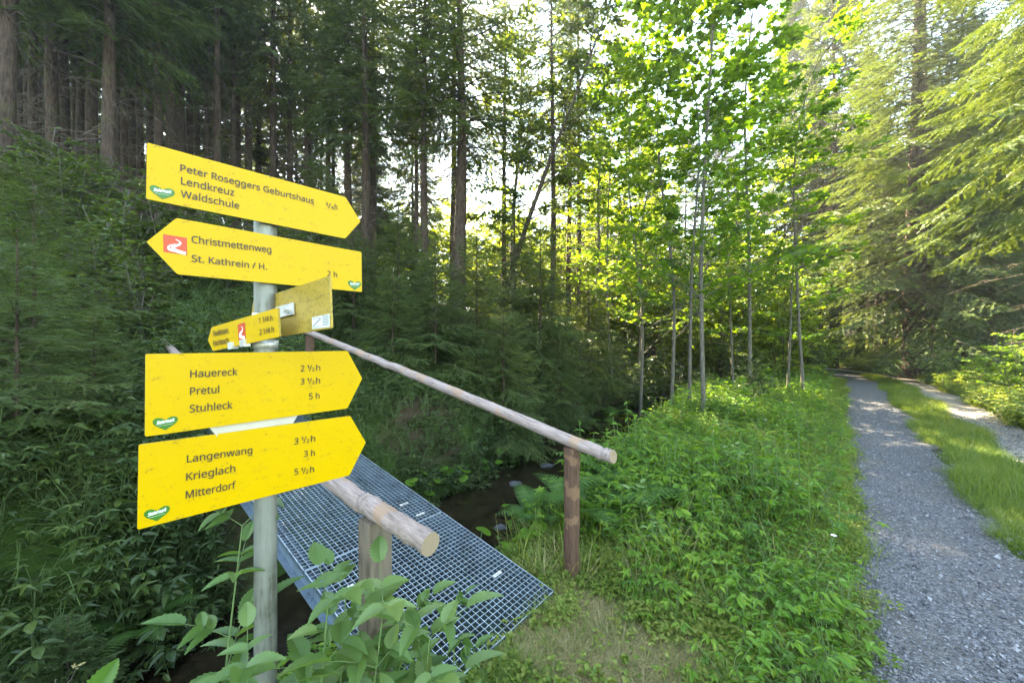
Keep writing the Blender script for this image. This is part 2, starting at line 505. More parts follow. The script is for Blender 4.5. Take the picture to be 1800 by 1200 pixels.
u = np.linspace(-1, 1, 300)
gx = np.sinh(u * 5.2) / np.sinh(5.2) * 420; gy = np.sinh(u * 5.2) / np.sinh(5.2) * 420 + 3
X, Y = np.meshgrid(gx, gy); Z = ground(X, Y)
n = len(u); idx = np.arange(n * n).reshape(n, n)
q = np.stack([idx[:-1, :-1], idx[:-1, 1:], idx[1:, 1:], idx[1:, :-1]], 2).reshape(-1, 4)
mb = MB(); mb.add(np.stack([X, Y, Z], 2).reshape(-1, 3), [q], 0, .5, True)
tag(mb.build("ground", M['ground']), kind="structure", label="dark forest floor rising to the left of the stream", cat="ground")

mb = MB()
sN = np.stack([-STREAM_T[:, 1], STREAM_T[:, 0]], 1)
L = np.column_stack([STREAM + sN * 1.25, STREAM_Z]); Rr = np.column_stack([STREAM - sN * 1.25, STREAM_Z])
k = len(L); i = np.arange(k - 1)
mb.add(np.vstack([L, Rr]), [np.stack([i, i + 1, k + i + 1, k + i], 1)], 0, .5, True)
tag(mb.build("stream_water", M['water']), kind="structure", label="dark shallow stream running under the steel footbridge", cat="water")

def strip(name, a, b, mat, label, z=.006, step=6):
    m = MB(); g = np.random.default_rng(int(abs(a) * 100) + 3)
    ts = np.linspace(0, 1, step + 1)
    rows = []
    wa = a + .07 * np.sin(np.arange(len(EDGE)) * .9) + g.normal(0, .02, len(EDGE))
    wb = b + .07 * np.sin(np.arange(len(EDGE)) * .7 + 1) + g.normal(0, .02, len(EDGE))
    for t in ts:
        xy = EDGE + EDGE_N * (wa + (wb - wa) * t)[:, None]
        rows.append(np.column_stack([xy, np.full(len(xy), z - .004 + .02 * math.sin(t * math.pi) * 0)]))
    V = np.vstack(rows); kk = len(EDGE)
    i = np.arange(kk - 1); fs = [np.stack([r * kk + i, (r + 1) * kk + i, (r + 1) * kk + i + 1, r * kk + i + 1], 1) for r in range(step)]
    m.add(V, fs, 0, .5, True)
    return tag(m.build(name, mat), kind="structure", label=label, cat="path")
strip("gravel_path", -.05, 1.02, M['gravel'], "grey gravel wheel track nearest the herb bank", .012)
strip("gravel_path", 1.72, 2.55, M['gravel_warm'], "paler sandy wheel track on the far side of the grass strip", .012)

# ------------------------------------------------------------------ signpost
sp = empty("signpost", (-.813, 1.22, 0))
sp.location.z = gz(-.813, 1.22)
tag(sp, "round galvanised steel pole with yellow hiking signs pointing both ways", "signpost")
BZ = sp.location.z
mb = MB(); rr = .0325
zz = np.linspace(-.3, 2.15 - BZ, 30)
tube(mb, np.column_stack([0 * zz, 0 * zz, zz]), rr, 32, 0, True)
mb.build("pole", M['pole'], sp)

FONT_CACHE = {}
try:                                            # Blender's own bundled sans serif; its built-in face otherwise
    import os
    SANS = bpy.data.fonts.load(os.path.join(bpy.utils.system_resource('DATAFILES'), "fonts", "NotoSansHebrew-Regular.woff2"))
except Exception:
    SANS = None
def text_arrays(s, caph, width=None, shear=0.0):
    """lettering as mesh arrays, baseline at 0, left at 0"""
    cu = bpy.data.curves.new("t", 'FONT'); cu.body = s; cu.size = 1.0
    if SANS: cu.font = SANS
    cu.shear = shear; cu.space_character = 1.0
    cu.resolution_u = 4
    ob = bpy.data.objects.new("t", cu); COL.objects.link(ob)
    dg = bpy.context.evaluated_depsgraph_get(); dg.update()
    me = bpy.data.meshes.new_from_object(ob.evaluated_get(dg))
    V = np.array([v.co[:] for v in me.vertices]); F = [list(p.vertices) for p in me.polygons]
    bpy.data.objects.remove(ob); bpy.data.curves.remove(cu); bpy.data.meshes.remove(me)
    if 'H' not in FONT_CACHE:
        FONT_CACHE['H'] = 1.0
        hv, _ = text_arrays("H", 1.0); FONT_CACHE['H'] = hv[:, 1].max()
    V = V * (caph / FONT_CACHE['H'])
    V[:, 0] -= V[:, 0].min()
    if width: V[:, 0] *= width / V[:, 0].max()
    return V, F

def put_text(mb, s, u0, v0, u1, v1, caph, mat=0, y=-.0014, shear=0.0):
    """a line from (u0,v0) to (u1,v1) in the sign's own plane; fractions are set small and slanted"""
    if any(f in s for f in ("1/2", "3/4")) :
        num, h = s.rsplit(" ", 1)
        lead, fr = (num.rsplit(" ", 1) if " " in num else ("", num))
        a, b = fr.split("/")
        Wd = u1 - u0; x = u0
        segs = []
        if lead: segs.append((lead, .20 * Wd, caph, 0)); segs.append((None, .10 * Wd, 0, 0))
        fw = (.36 if lead else .55) * Wd
        segs += [(a, fw * .30, caph * .56, caph * .46), ("/", fw * .44, caph, 0), (b, fw * .34, caph * .56, -.03 * caph), (None, .08 * Wd, 0, 0), (h, .22 * Wd, caph, 0)]
        tot = sum(g[1] for g in segs)
        for sx, w_, c_, dv in segs:
            w_ = w_ * Wd / tot
            if sx:
                V, F = text_arrays(sx, c_, w_ * .92)
                P = np.column_stack([V[:, 0] + x, np.full(len(V), y), V[:, 1] + v0 + (v1 - v0) * (x - u0) / Wd + dv])
                for f in F: pass
                add_poly(mb, P, F, mat)
            x += w_
        return
    V, F = text_arrays(s, caph, u1 - u0, shear)
    P = np.column_stack([V[:, 0] + u0, np.full(len(V), y), V[:, 1] + v0 + (v1 - v0) * V[:, 0] / (u1 - u0)])
    add_poly(mb, P, F, mat)

def add_poly(mb, P, F, mat):
    hgt = P[:, 2].max() - P[:, 2].min()
    for k_, (dx, dz) in enumerate(((0, 0), (.045, 0), (.022, .03), (.022, -.03))):       # the strokes of the print are bold
        add_poly1(mb, P + np.array([dx * .016, -.00012 * k_, dz * .016]), F, mat)
def add_poly1(mb, P, F, mat):
    by = {}
    for f in F: by.setdefault(len(f), []).append(f)
    mb.add(P, [np.array(v) for v in by.values()], mat)

def extr(mb, out2, y0, y1, mat=0, sidemat=None):
    """outline (u,v) extruded in the sign's depth from y0 (front) to y1"""
    o = np.asarray(out2, float); n_ = len(o)
    f = np.column_stack([o[:, 0], np.full(n_, y0), o[:, 1]]); b = np.column_stack([o[:, 0], np.full(n_, y1), o[:, 1]])
    mb.add(f, [np.arange(n_)[None]], mat); mb.add(b, [np.arange(n_)[::-1][None]], mat if sidemat is None else sidemat)
    i = np.arange(n_); j = (i + 1) % n_
    mb.add(np.vstack([f, b]), [np.stack([i, i + n_, j + n_, j], 1)], mat if sidemat is None else sidemat)

def sign_matrix(c, th, roll):
    X = Vector((math.sin(th) * math.cos(roll), math.cos(th) * math.cos(roll), math.sin(roll)))
    Zv = Vector((-math.sin(th) * math.sin(roll), -math.cos(th) * math.sin(roll), math.cos(roll)))
    Yv = Zv.cross(X)
    m = Matrix((X, Yv, Zv)).transposed().to_4x4(); m.translation = Vector(c)
    return m

def sign(c, th, roll, H, Lb, T, side, lines, heart=None, logo=None, label=None, mat='yellow', thick=.006, k=1.0):
    m = MB()
    if side == 'R': o = [(0, 0), (Lb, 0), (Lb + T, H * .5), (Lb, H), (0, H)]
    else: o = [(0, 0), (Lb, 0), (Lb, H), (0, H), (-T, H * .5)]
    # softened corners
    o2 = []
    for i_ in range(len(o)):
        p, a, b = np.array(o[i_]), np.array(o[i_ - 1]), np.array(o[(i_ + 1) % len(o)])
        o2 += [tuple(p + nrm(a - p) * .003), tuple(p + nrm(b - p) * .003)]
    extr(m, o2, 0, thick, 0, 1)
    s = m.build("sign_plate", [M[mat], M['yellow_back']], sp)
    mw = sign_matrix(c, th, roll)
    s.matrix_parent_inverse = Matrix.Identity(4)
    if k != 1.0:
        cv = Vector((0, 0, 1.65)); mw = Matrix.Translation(cv + (mw.translation - cv) * k - mw.translation) @ mw @ Matrix.Scale(k, 4)
    s.matrix_basis = Matrix.Translation(-sp.location) @ mw
    if label: s["label"] = label
    if lines:
        for (t, u0, v0, u1, v1, ch) in lines:
            tm = MB(); put_text(tm, t, u0, v0, u1, v1, ch); tm.build("lettering", M['ink'], s)
    if heart:
        cx, cz, w_, h_ = heart
        hm = MB(); th_ = np.linspace(0, 2 * np.pi, 48, endpoint=False)
        hx = np.sign(np.sin(th_)) * np.abs(np.sin(th_)) ** 2.1; hz = (13 * np.cos(th_) - 5 * np.cos(2 * th_) - 2 * np.cos(3 * th_) - np.cos(4 * th_)) / 15.0
        hz = (hz - hz.min()) / (hz.max() - hz.min()) - .5
        extr(hm, np.column_stack([cx + hx * w_ / 2, cz + hz * h_])[::-1], -.0010, -.0002, 0)
        put_text(hm, "Steiermark", cx - w_ * .36, cz + .02 * h_, cx + w_ * .36, cz + .12 * h_, h_ * .24, 1, -.0016, .35)
        hm.add([(cx - w_ * .3, -.0016, cz - h_ * .12), (cx + w_ * .3, -.0016, cz - h_ * .06), (cx + w_ * .3, -.0016, cz - h_ * .045), (cx - w_ * .3, -.0016, cz - h_ * .105)], [np.array([[0, 1, 2, 3]])], 1)
        hm.build("heart_sticker", [M['heart'], M['white']], s)
    if logo:
        u0, v0, w_, h_ = logo
        lm = MB(); extr(lm, [(u0, v0), (u0 + w_, v0), (u0 + w_, v0 + h_), (u0, v0 + h_)], -.0010, -.0002, 0)
        # white winding road, wide at the bottom and thin at the top
        cl = catmull([(.93, .07), (.62, .13), (.40, .24), (.44, .40), (.66, .54), (.70, .68), (.50, .82)], 8)
        cl2 = catmull([(.50, .12), (.26, .17), (.20, .30), (.30, .44), (.52, .53)], 8)
        for C_, w0, w1 in ((cl, .085, .012), (cl2, .045, .010)):
            t_ = nrm(np.gradient(C_, axis=0)); nn = np.stack([-t_[:, 1], t_[:, 0]], 1)
            ww = np.linspace(w0, w1, len(C_)) * (1 + .5 * np.sin(np.linspace(0, np.pi, len(C_))))
            a_ = C_ + nn * ww[:, None]; b_ = C_ - nn * ww[:, None]
            P = np.vstack([a_, b_]); P = np.column_stack([u0 + P[:, 0] * w_, np.full(len(P), -.0016 - (.0003 if w0 > .05 else 0)), v0 + P[:, 1] * h_])
            kk = len(C_); i_ = np.arange(kk - 1)
            lm.add(P, [np.stack([i_, kk + i_, kk + i_ + 1, i_ + 1], 1)], 1)
        lm.build("road_emblem", [M['red'], M['white']], s)
    return s

sign((-.9783, .9888, 2.031), .7945, -.0103, .1514, .5166, .0559, 'R',
     [("Peter Roseggers Geburtshaus", .0668, .0968, .4102, .0972, .0188), ("Lendkreuz", .0687, .0602, .1888, .0619, .0198),
      ("Waldschule", .0685, .0244, .2013, .0256, .0190), ("3/4 h", .449, .0945, .4884, .0987, .0185)],
     heart=(.0313, .0241, .0500, .0335), label="topmost yellow arrow sign pointing right, reading Peter Roseggers Geburtshaus")
sign((-.9185, 1.0153, 1.8344), .6849, .0129, .1538, .535, .0599, 'L',
     [("Christmettenweg", .0308, .0922, .2271, .0976, .0195), ("St. Kathrein / H.", .0302, .0393, .2144, .041, .0188), ("2 h", .4035, .0452, .4386, .0444, .0186)],
     heart=(.5054, .0218, .052, .034), logo=(-.0275, .056, .0485, .0477), label="yellow arrow sign pointing left with a red square emblem, reading Christmettenweg")
sign((-.9518, .9589, 1.4032), .6737, -.005, .2144, .5397, .0588, 'R',
     [("Hauereck", .0888, .147, .1975, .1467, .0205), ("Pretul", .0887, .0985, .1536, .0981, .0206), ("Stuhleck", .0881, .05, .1857, .0485, .0206),
      ("2 1/2 h", .3755, .1471, .4411, .1467, .0203), ("3 1/2 h", .3757, .1028, .4407, .1014, .0203), ("5 h", .4029, .0495, .4377, .0488, .0205)],
     heart=(.0389, .0273, .0500, .0350), label="tall yellow arrow sign pointing right, reading Hauereck, Pretul and Stuhleck")
sign((-.9734, .9605, 1.1615), .7366, -.0121, .2199, .5526, .0615, 'R',
     [("Langenwang", .0953, .1521, .2482, .146, .0203), ("Krieglach", .0942, .102, .2057, .0998, .0208), ("Mitterdorf", .0938, .0524, .2074, .0499, .0207),
      ("3 1/2 h", .3659, .15, .4321, .1486, .0205), ("3 h", .3955, .1025, .4305, .0988, .0205), ("5 1/2 h", .3671, .0478, .4297, .0426, .0205)],
     heart=(.0369, .0276, .0505, .0355), label="lowest yellow arrow sign pointing right, reading Langenwang, Krieglach and Mitterdorf")
sC = sign((-1.1028, 1.3631, 1.6147), 2.1237, .1049, .0888, .4731, .0385, 'L',
     [("Teufelstein", .0108, .0528, .1363, .0512, .0192), ("Fischbach", .010, .017, .1349, .0163, .0190), ("1 1/4 h", .3565, .0559, .4409, .0535, .0172), ("2 1/4 h", .3565, .0185, .4457, .0178, .0174)],
     logo=(.2095, .0175, .0515, .0545), label="small narrow yellow sign turned almost edge on, reading Teufelstein and Fischbach", k=.95)
for u_ in (.146, .236):
    tm = MB(); box(tm, (u_ + .012, .002, .004), (.030, .02, .024)); tm.build("clip", M['clamp'], sC)
# the reverse of another sign behind the pole
sK = sign((-.9206, 1.3208, 1.6516), 2.1991, .0663, .1444, .5274, .03, 'L', None, label="back of a dirty yellow sign with a small white sticker", mat='yellow_back')
tm = MB()
extr(tm, [(.4252, .006), (.5215, .004), (.5225, .0395), (.4255, .0395)], -.0012, -.0003, 0)
for v_ in np.linspace(.010, .036, 7):
    extr(tm, [(.485, v_), (.518, v_), (.518, v_ + .0018), (.485, v_ + .0018)], -.0018, -.0013, 1)
extr(tm, [(.432, .012), (.476, .030), (.474, .033), (.430, .015)], -.0018, -.0013, 1)
for v_ in (.009, .034):
    extr(tm, [(.430, v_), (.478, v_), (.478, v_ + .0016), (.430, v_ + .0016)], -.0018, -.0013, 1)
tm.build("paper_sticker", [M['sticker'], M['greyink']], sK)
tm = MB(); box(tm, (.262, -.006, .078), (.122, .005, .036)); tube(tm, [(.292, -.022, .077), (.292, -.008, .077)], .0095, 6, 0, True, smooth=False)
tube(tm, [(.292, -.010, .077), (.292, -.0085, .077)], .014, 16, 0, True)
tm.build("bracket", M['clamp'], sK)
# clamps round the pole
for z_, h_ in ((1.727, .030), (1.640, .026), (2.09, .03), (1.905, .03), (1.50, .03), (1.27, .03)):
    tm = MB(); a_ = np.linspace(0, 2 * np.pi, 28, endpoint=False)
    ring = [np.column_stack([np.cos(a_) * r_, np.sin(a_) * r_, np.full(28, z_ - BZ + dz)]) for r_, dz in ((.0328, -h_ / 2), (.0362, -h_ / 2), (.0362, h_ / 2), (.0328, h_ / 2))]
    V_ = np.vstack(ring); i_ = np.arange(28); j_ = (i_ + 1) % 28
    tm.add(V_, [np.stack([s_ * 28 + i_, s_ * 28 + j_, (s_ + 1) * 28 + j_, (s_ + 1) * 28 + i_], 1) for s_ in range(3)], 0, .5, True)
    tdir = np.array([math.sin(2.16), math.cos(2.16), 0])
    tdir = np.array([math.sin(-.25), math.cos(-.25), 0])
    box(tm, tdir * .050 + np.array([0, 0, z_ - BZ]), (.028, .012, h_), [tdir, [-tdir[1], tdir[0], 0], [0, 0, 1]])
    tm.build("clamp", M['clamp'], sp)
# pale plate fixed behind the pole between the two tall signs
pl = MB()
extr(pl, [(.16, -.045), (.345, -.045), (.395, .04), (.11, .04)], .0075, .0105)
po = pl.build("backing_plate", plain("pale_beige_plate", (.46, .41, .32), .6), sp)
po.matrix_parent_inverse = Matrix.Identity(4)
po.matrix_basis = Matrix.Translation(-sp.location) @ sign_matrix((-.9518, .9589, 1.4032), .6737, -.005)

# ------------------------------------------------------------------ footbridge
AL = np.array([-.761, .626, .168]); AC = np.array([.632, .774, -.020])
AL = AL / np.linalg.norm(AL); AC = nrm(AC - AC @ AL * AL); AN = np.cross(AC, AL)
AXB = np.array([AL, AC, AN])
D0 = -50 / 30.0
def br(s, a, h=0.0):
    return AL * s + AC * a + AN * (D0 + h) + np.array([0, 0, 1.65])
fb = empty("footbridge", br(2.8, 1.43, -.2))
fbl = np.array(fb.location)
tag(fb, "narrow galvanised steel grating footbridge sloping up across the stream", "bridge")
A0, A1 = .920, 1.937
S_END = [(.965, 2.02), (2.03, 3.40), (3.41, 4.85)]
for s0, s1 in S_END:
    g = MB()
    na = 30
    for t in np.linspace(A0, A1, na + 1):
        wd = .0055 if t in (A0, A1) else .0030
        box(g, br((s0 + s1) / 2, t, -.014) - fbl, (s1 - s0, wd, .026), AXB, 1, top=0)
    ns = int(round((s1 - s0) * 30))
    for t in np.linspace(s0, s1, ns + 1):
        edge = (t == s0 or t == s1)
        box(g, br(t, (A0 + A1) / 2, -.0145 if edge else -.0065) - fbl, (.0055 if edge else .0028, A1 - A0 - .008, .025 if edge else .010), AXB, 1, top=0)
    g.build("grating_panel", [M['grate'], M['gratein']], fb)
for a_ in (A0 + .05, A1 - .05):
    g = MB(); sc_ = (S_END[0][0] + S_END[-1][1]) / 2; ln = S_END[-1][1] - S_END[0][0]
    box(g, br(sc_, a_, -.0405) - fbl, (ln, .075, .010), AXB)
    box(g, br(sc_, a_, -.105) - fbl, (ln, .008, .118), AXB)
    box(g, br(sc_, a_, -.170) - fbl, (ln, .075, .010), AXB)
    g.build("beam", M['beam'], fb)
for s_, a_ in ((1.28, 1.77), (2.09, 1.78), (2.28, 1.76), (3.22, 1.78), (1.75, 1.04), (3.0, 1.05), (3.62, 1.78)):
    g = MB()
    box(g, br(s_, a_, .003) - fbl, (.020, .020, .004), AXB); box(g, br(s_, a_ + .024, .003) - fbl, (.022, .022, .005), AXB); box(g, br(s_, a_ - .024, .003) - fbl, (.022, .022, .005), AXB)
    tube(g, [br(s_, a_, .005) - fbl, br(s_, a_, .012) - fbl], .007, 6, 0, True, smooth=False)
    g.build("clip", M['clamp'], fb)

def handrail(pts, rads, posts, label, grey):
    base = np.array(pts[0]); base = np.array([posts[0][0], posts[0][1], gz(posts[0][0], posts[0][1])])
    t = empty("handrail", base); tag(t, label, "handrail", "log handrails of the footbridge")
    P = catmull(np.array(pts), 16)
    d = nrm(P[-1] - P[0]); zz_ = nrm(np.array([0, 0, 1.]) - d * d[2]); yy = np.cross(zz_, d)
    Mx = np.array([d, yy, zz_])
    loc = (P - P[0]) @ Mx.T
    g = np.random.default_rng(int(abs(base[0]) * 1000))
    loc[1:-1, 1:] += g.normal(0, .0025, (len(loc) - 2, 2))
    ra = np.interp(np.linspace(0, 1, len(P)), np.linspace(0, 1, len(rads)), rads) * (1 + g.normal(0, .018, len(P)))
    m = MB(); ring = tube(m, loc, ra, 20, 0, False, rough=.012, seed=3)
    m.add(ring[0][::-1], [np.arange(20)[None]], 1); m.add(ring[-1], [np.arange(20)[None]], 1)
    o = m.build("rail", [M['rail'], M['railend']], t)
    o.matrix_parent_inverse = Matrix.Identity(4)
    mm = Matrix(Mx.T.tolist()).to_4x4(); mm.translation = Vector((P[0] - base).tolist()); o.matrix_basis = mm
    for (x, y, ztop, r_, sq) in posts:
        m = MB(); zb = gz(x, y) - .25; zs = np.linspace(zb, ztop, 14)
        pts_ = np.column_stack([np.full(14, x), np.full(14, y), zs]) - base
        if sq:
            ax = np.array([[AL[0], AL[1], 0], [AC[0], AC[1], 0], [0, 0, 1.]]); ax = nrm(ax)
            box(m, np.array([x, y, (zb + ztop) / 2]) - base, (r_ * 1.9, r_ * 2.0, ztop - zb), ax)
        else:
            pts_[:, :2] += g.normal(0, .002, (14, 2)); tube(m, pts_, r_ * (1 + g.normal(0, .02, 14)), 14, 0, True, rough=.02, seed=9)
        m.build("post", M['postgrey'] if sq else M['post'], t)
    return t
handrail([(.626, 2.284, .940), (.40, 2.47, .985), (-1.1, 3.71, 1.36), (-2.77, 5.08, 1.767), (-3.05, 5.31, 1.83)], [.041, .041, .040, .039, .038],
         [(.40, 2.475, .945, .052, False), (-2.80, 5.12, 1.73, .055, False)], "long pale log handrail on the stream side of the bridge, standing on round dark posts", False)
handrail([(-.271, 1.232, .975), (-.529, 1.444, .995), (-.82, 1.683, 1.02), (-2.3, 2.90, 1.24), (-4.25, 4.50, 1.65)], [.037, .038, .039, .038, .036],
         [(-.54, 1.46, .955, .046, True), (-4.05, 4.36, 1.57, .05, False)], "nearer log handrail with a cut end and carved marks, on a squared grey post", True)

# ------------------------------------------------------------------ leaf shapes (x = along the leaf, y = across, z = up)
def leaf_t(wd=.5, fold=.10, droop=.10):
    w = wd / 2
    V = [(0, 0, 0), (.33, 0, -.01), (.68, 0, -droop * .4), (1, 0, -droop), (.22, w * .82, fold * .8), (.58, w, fold * .7), (.22, -w * .82, fold * .8), (.58, -w, fold * .7), (.84, w * .52, fold * .1 - droop * .4), (.84, -w * .52, fold * .1 - droop * .4)]
    return np.array(V), [np.array([(0, 1, 4), (0, 6, 1), (2, 3, 8), (2, 9, 3)]), np.array([(1, 2, 5, 4), (1, 6, 7, 2)]), np.array([(2, 8, 5), (2, 7, 9)])]
def serr_t(wd=.5, nT=9, fold=.10, droop=.18, tooth=.10):
    """toothed leaf"""
    V = []; F3 = []; F4 = []
    xs = np.linspace(0, 1, nT + 1)
    mid = [(x, 0, -droop * x * x) for x in xs]; V += mid
    for sgn in (1, -1):
        b = len(V)
        for i_, x in enumerate(xs):
            w = wd / 2 * (math.sin(math.pi * min(1, x * .92 + .06) ** .72) ** .85)
            V.append((x + .0, sgn * w * .93, fold * (w / wd * 2) - droop * x * x))
            if i_ < nT: 
                x2 = (x + xs[i_ + 1]) / 2 + .035
                w2 = wd / 2 * (math.sin(math.pi * min(1, x2 * .92 + .06) ** .72) ** .85) * (1 + tooth)
                V.append((x2, sgn * w2, fold * (w2 / wd * 2) - droop * x2 * x2))
        for i_ in range(nT):
            f = [i_, i_ + 1, b + 2 * i_ + 2, b + 2 * i_]; t3 = [b + 2 * i_, b + 2 * i_ + 2, b + 2 * i_ + 1]
            F4.append(f if sgn > 0 else f[::-1]); F3.append(t3 if sgn < 0 else t3[::-1])
    return np.array(V), [np.array(F4), np.array(F3)]
def lobed_t(lobes=5, depth=.45, pts=2):
    """palmate maple-like leaf, stalk end at 0"""
    ang = np.linspace(-2.15, 2.15, lobes); V = [(.30, 0, 0)]
    out = []
    for i_, a in enumerate(ang):
        l = (.70, .58, .42)[min(2, abs(i_ - lobes // 2))] if lobes == 5 else .65
        out.append((.30 + math.cos(a) * l, math.sin(a) * l, -.10 * l))
        if pts == 2:
            out[-1:] = [(.30 + math.cos(a - .20) * l * .74, math.sin(a - .20) * l * .74, -.02), out[-1], (.30 + math.cos(a + .20) * l * .74, math.sin(a + .20) * l * .74, -.02)]
        if i_ < lobes - 1:
            am = (a + ang[i_ + 1]) / 2; out.append((.30 + math.cos(am) * depth * .72, math.sin(am) * depth * .72, .05))
    out.append((.12, 0, 0))
    V += out; k_ = len(out)
    return np.array(V), [np.array([(0, 1 + i_, 1 + (i_ + 1) % k_) for i_ in range(k_)])]
def card_t(pairs=7, w=.16, up=5, wid=.05):
    """needled twig: axis along x, slim needle triangles to both sides and above"""
    g = np.random.default_rng(3); V = []; F = []
    def tri(a, b, c):
        k_ = len(V); V.extend([a, b, c]); F.append((k_, k_ + 1, k_ + 2))
    for i_ in range(pairs):
        x = (i_ + .3) / pairs * .95
        for sg in (1, -1):
            ww = w * (1 - .35 * x) * g.uniform(.8, 1.15); dx = .10 + .06 * g.random()
            tri((x, 0, 0), (x + wid, 0, 0), (x + dx, sg * ww, g.uniform(-.03, .05)))
    for i_ in range(up):
        x = (i_ + .5) / up * .9
        tri((x, 0, 0), (x + wid, 0, 0), (x + .12, g.uniform(-.06, .06), w * g.uniform(.45, .75)))
    tri((0, -.018, 0), (0, .018, 0), (1.0, 0, 0)); tri((.86, -.03, 0), (.86, .03, 0), (1.08, 0, .01))
    return np.array(V, float), [np.array(F)]
def blade_t(seg=3, w=.035, bend=.5):
    V = []; F = []
    for i_ in range(seg + 1):
        t = i_ / seg; ww = w * (1 - t) ** .7 / 2
        x = t * (1 - .12 * bend * t); z = -bend * t * t
        if i_ < seg: V += [(x, ww, z), (x, -ww, z)]
        else: V.append((x, 0, z))
    for i_ in range(seg - 1): F.append((2 * i_, 2 * i_ + 1, 2 * i_ + 3, 2 * i_ + 2))
    return np.array(V, float), [np.array(F), np.array([[2 * seg - 2, 2 * seg - 1, 2 * seg]])]

LEAF = leaf_t(.5); LEAFW = leaf_t(.75, .06); LEAFN = leaf_t(.32)
SERR = serr_t(.50, 9, .12, .22, .14); SERRN = serr_t(.36, 8, .12, .2, .12); MAPLE = lobed_t(5); STAR = lobed_t(5, .26, 1); CARD = card_t(7, .20, 5, .075); CARDF = card_t(5, .27, 3, .17); CARDX = card_t(4, .34, 3, .24); BLADE = blade_t()

def rdirs(n, up=.0, spread=1.0):
    a = rng.uniform(0, 2 * np.pi, n); e = rng.normal(up, .35 * spread, n)
    return np.column_stack([np.cos(a) * np.cos(e), np.sin(a) * np.cos(e), np.sin(e)])
def upn(n, j=.45):
    return nrm(np.column_stack([rng.normal(0, j, n), rng.normal(0, j, n), np.ones(n)]))

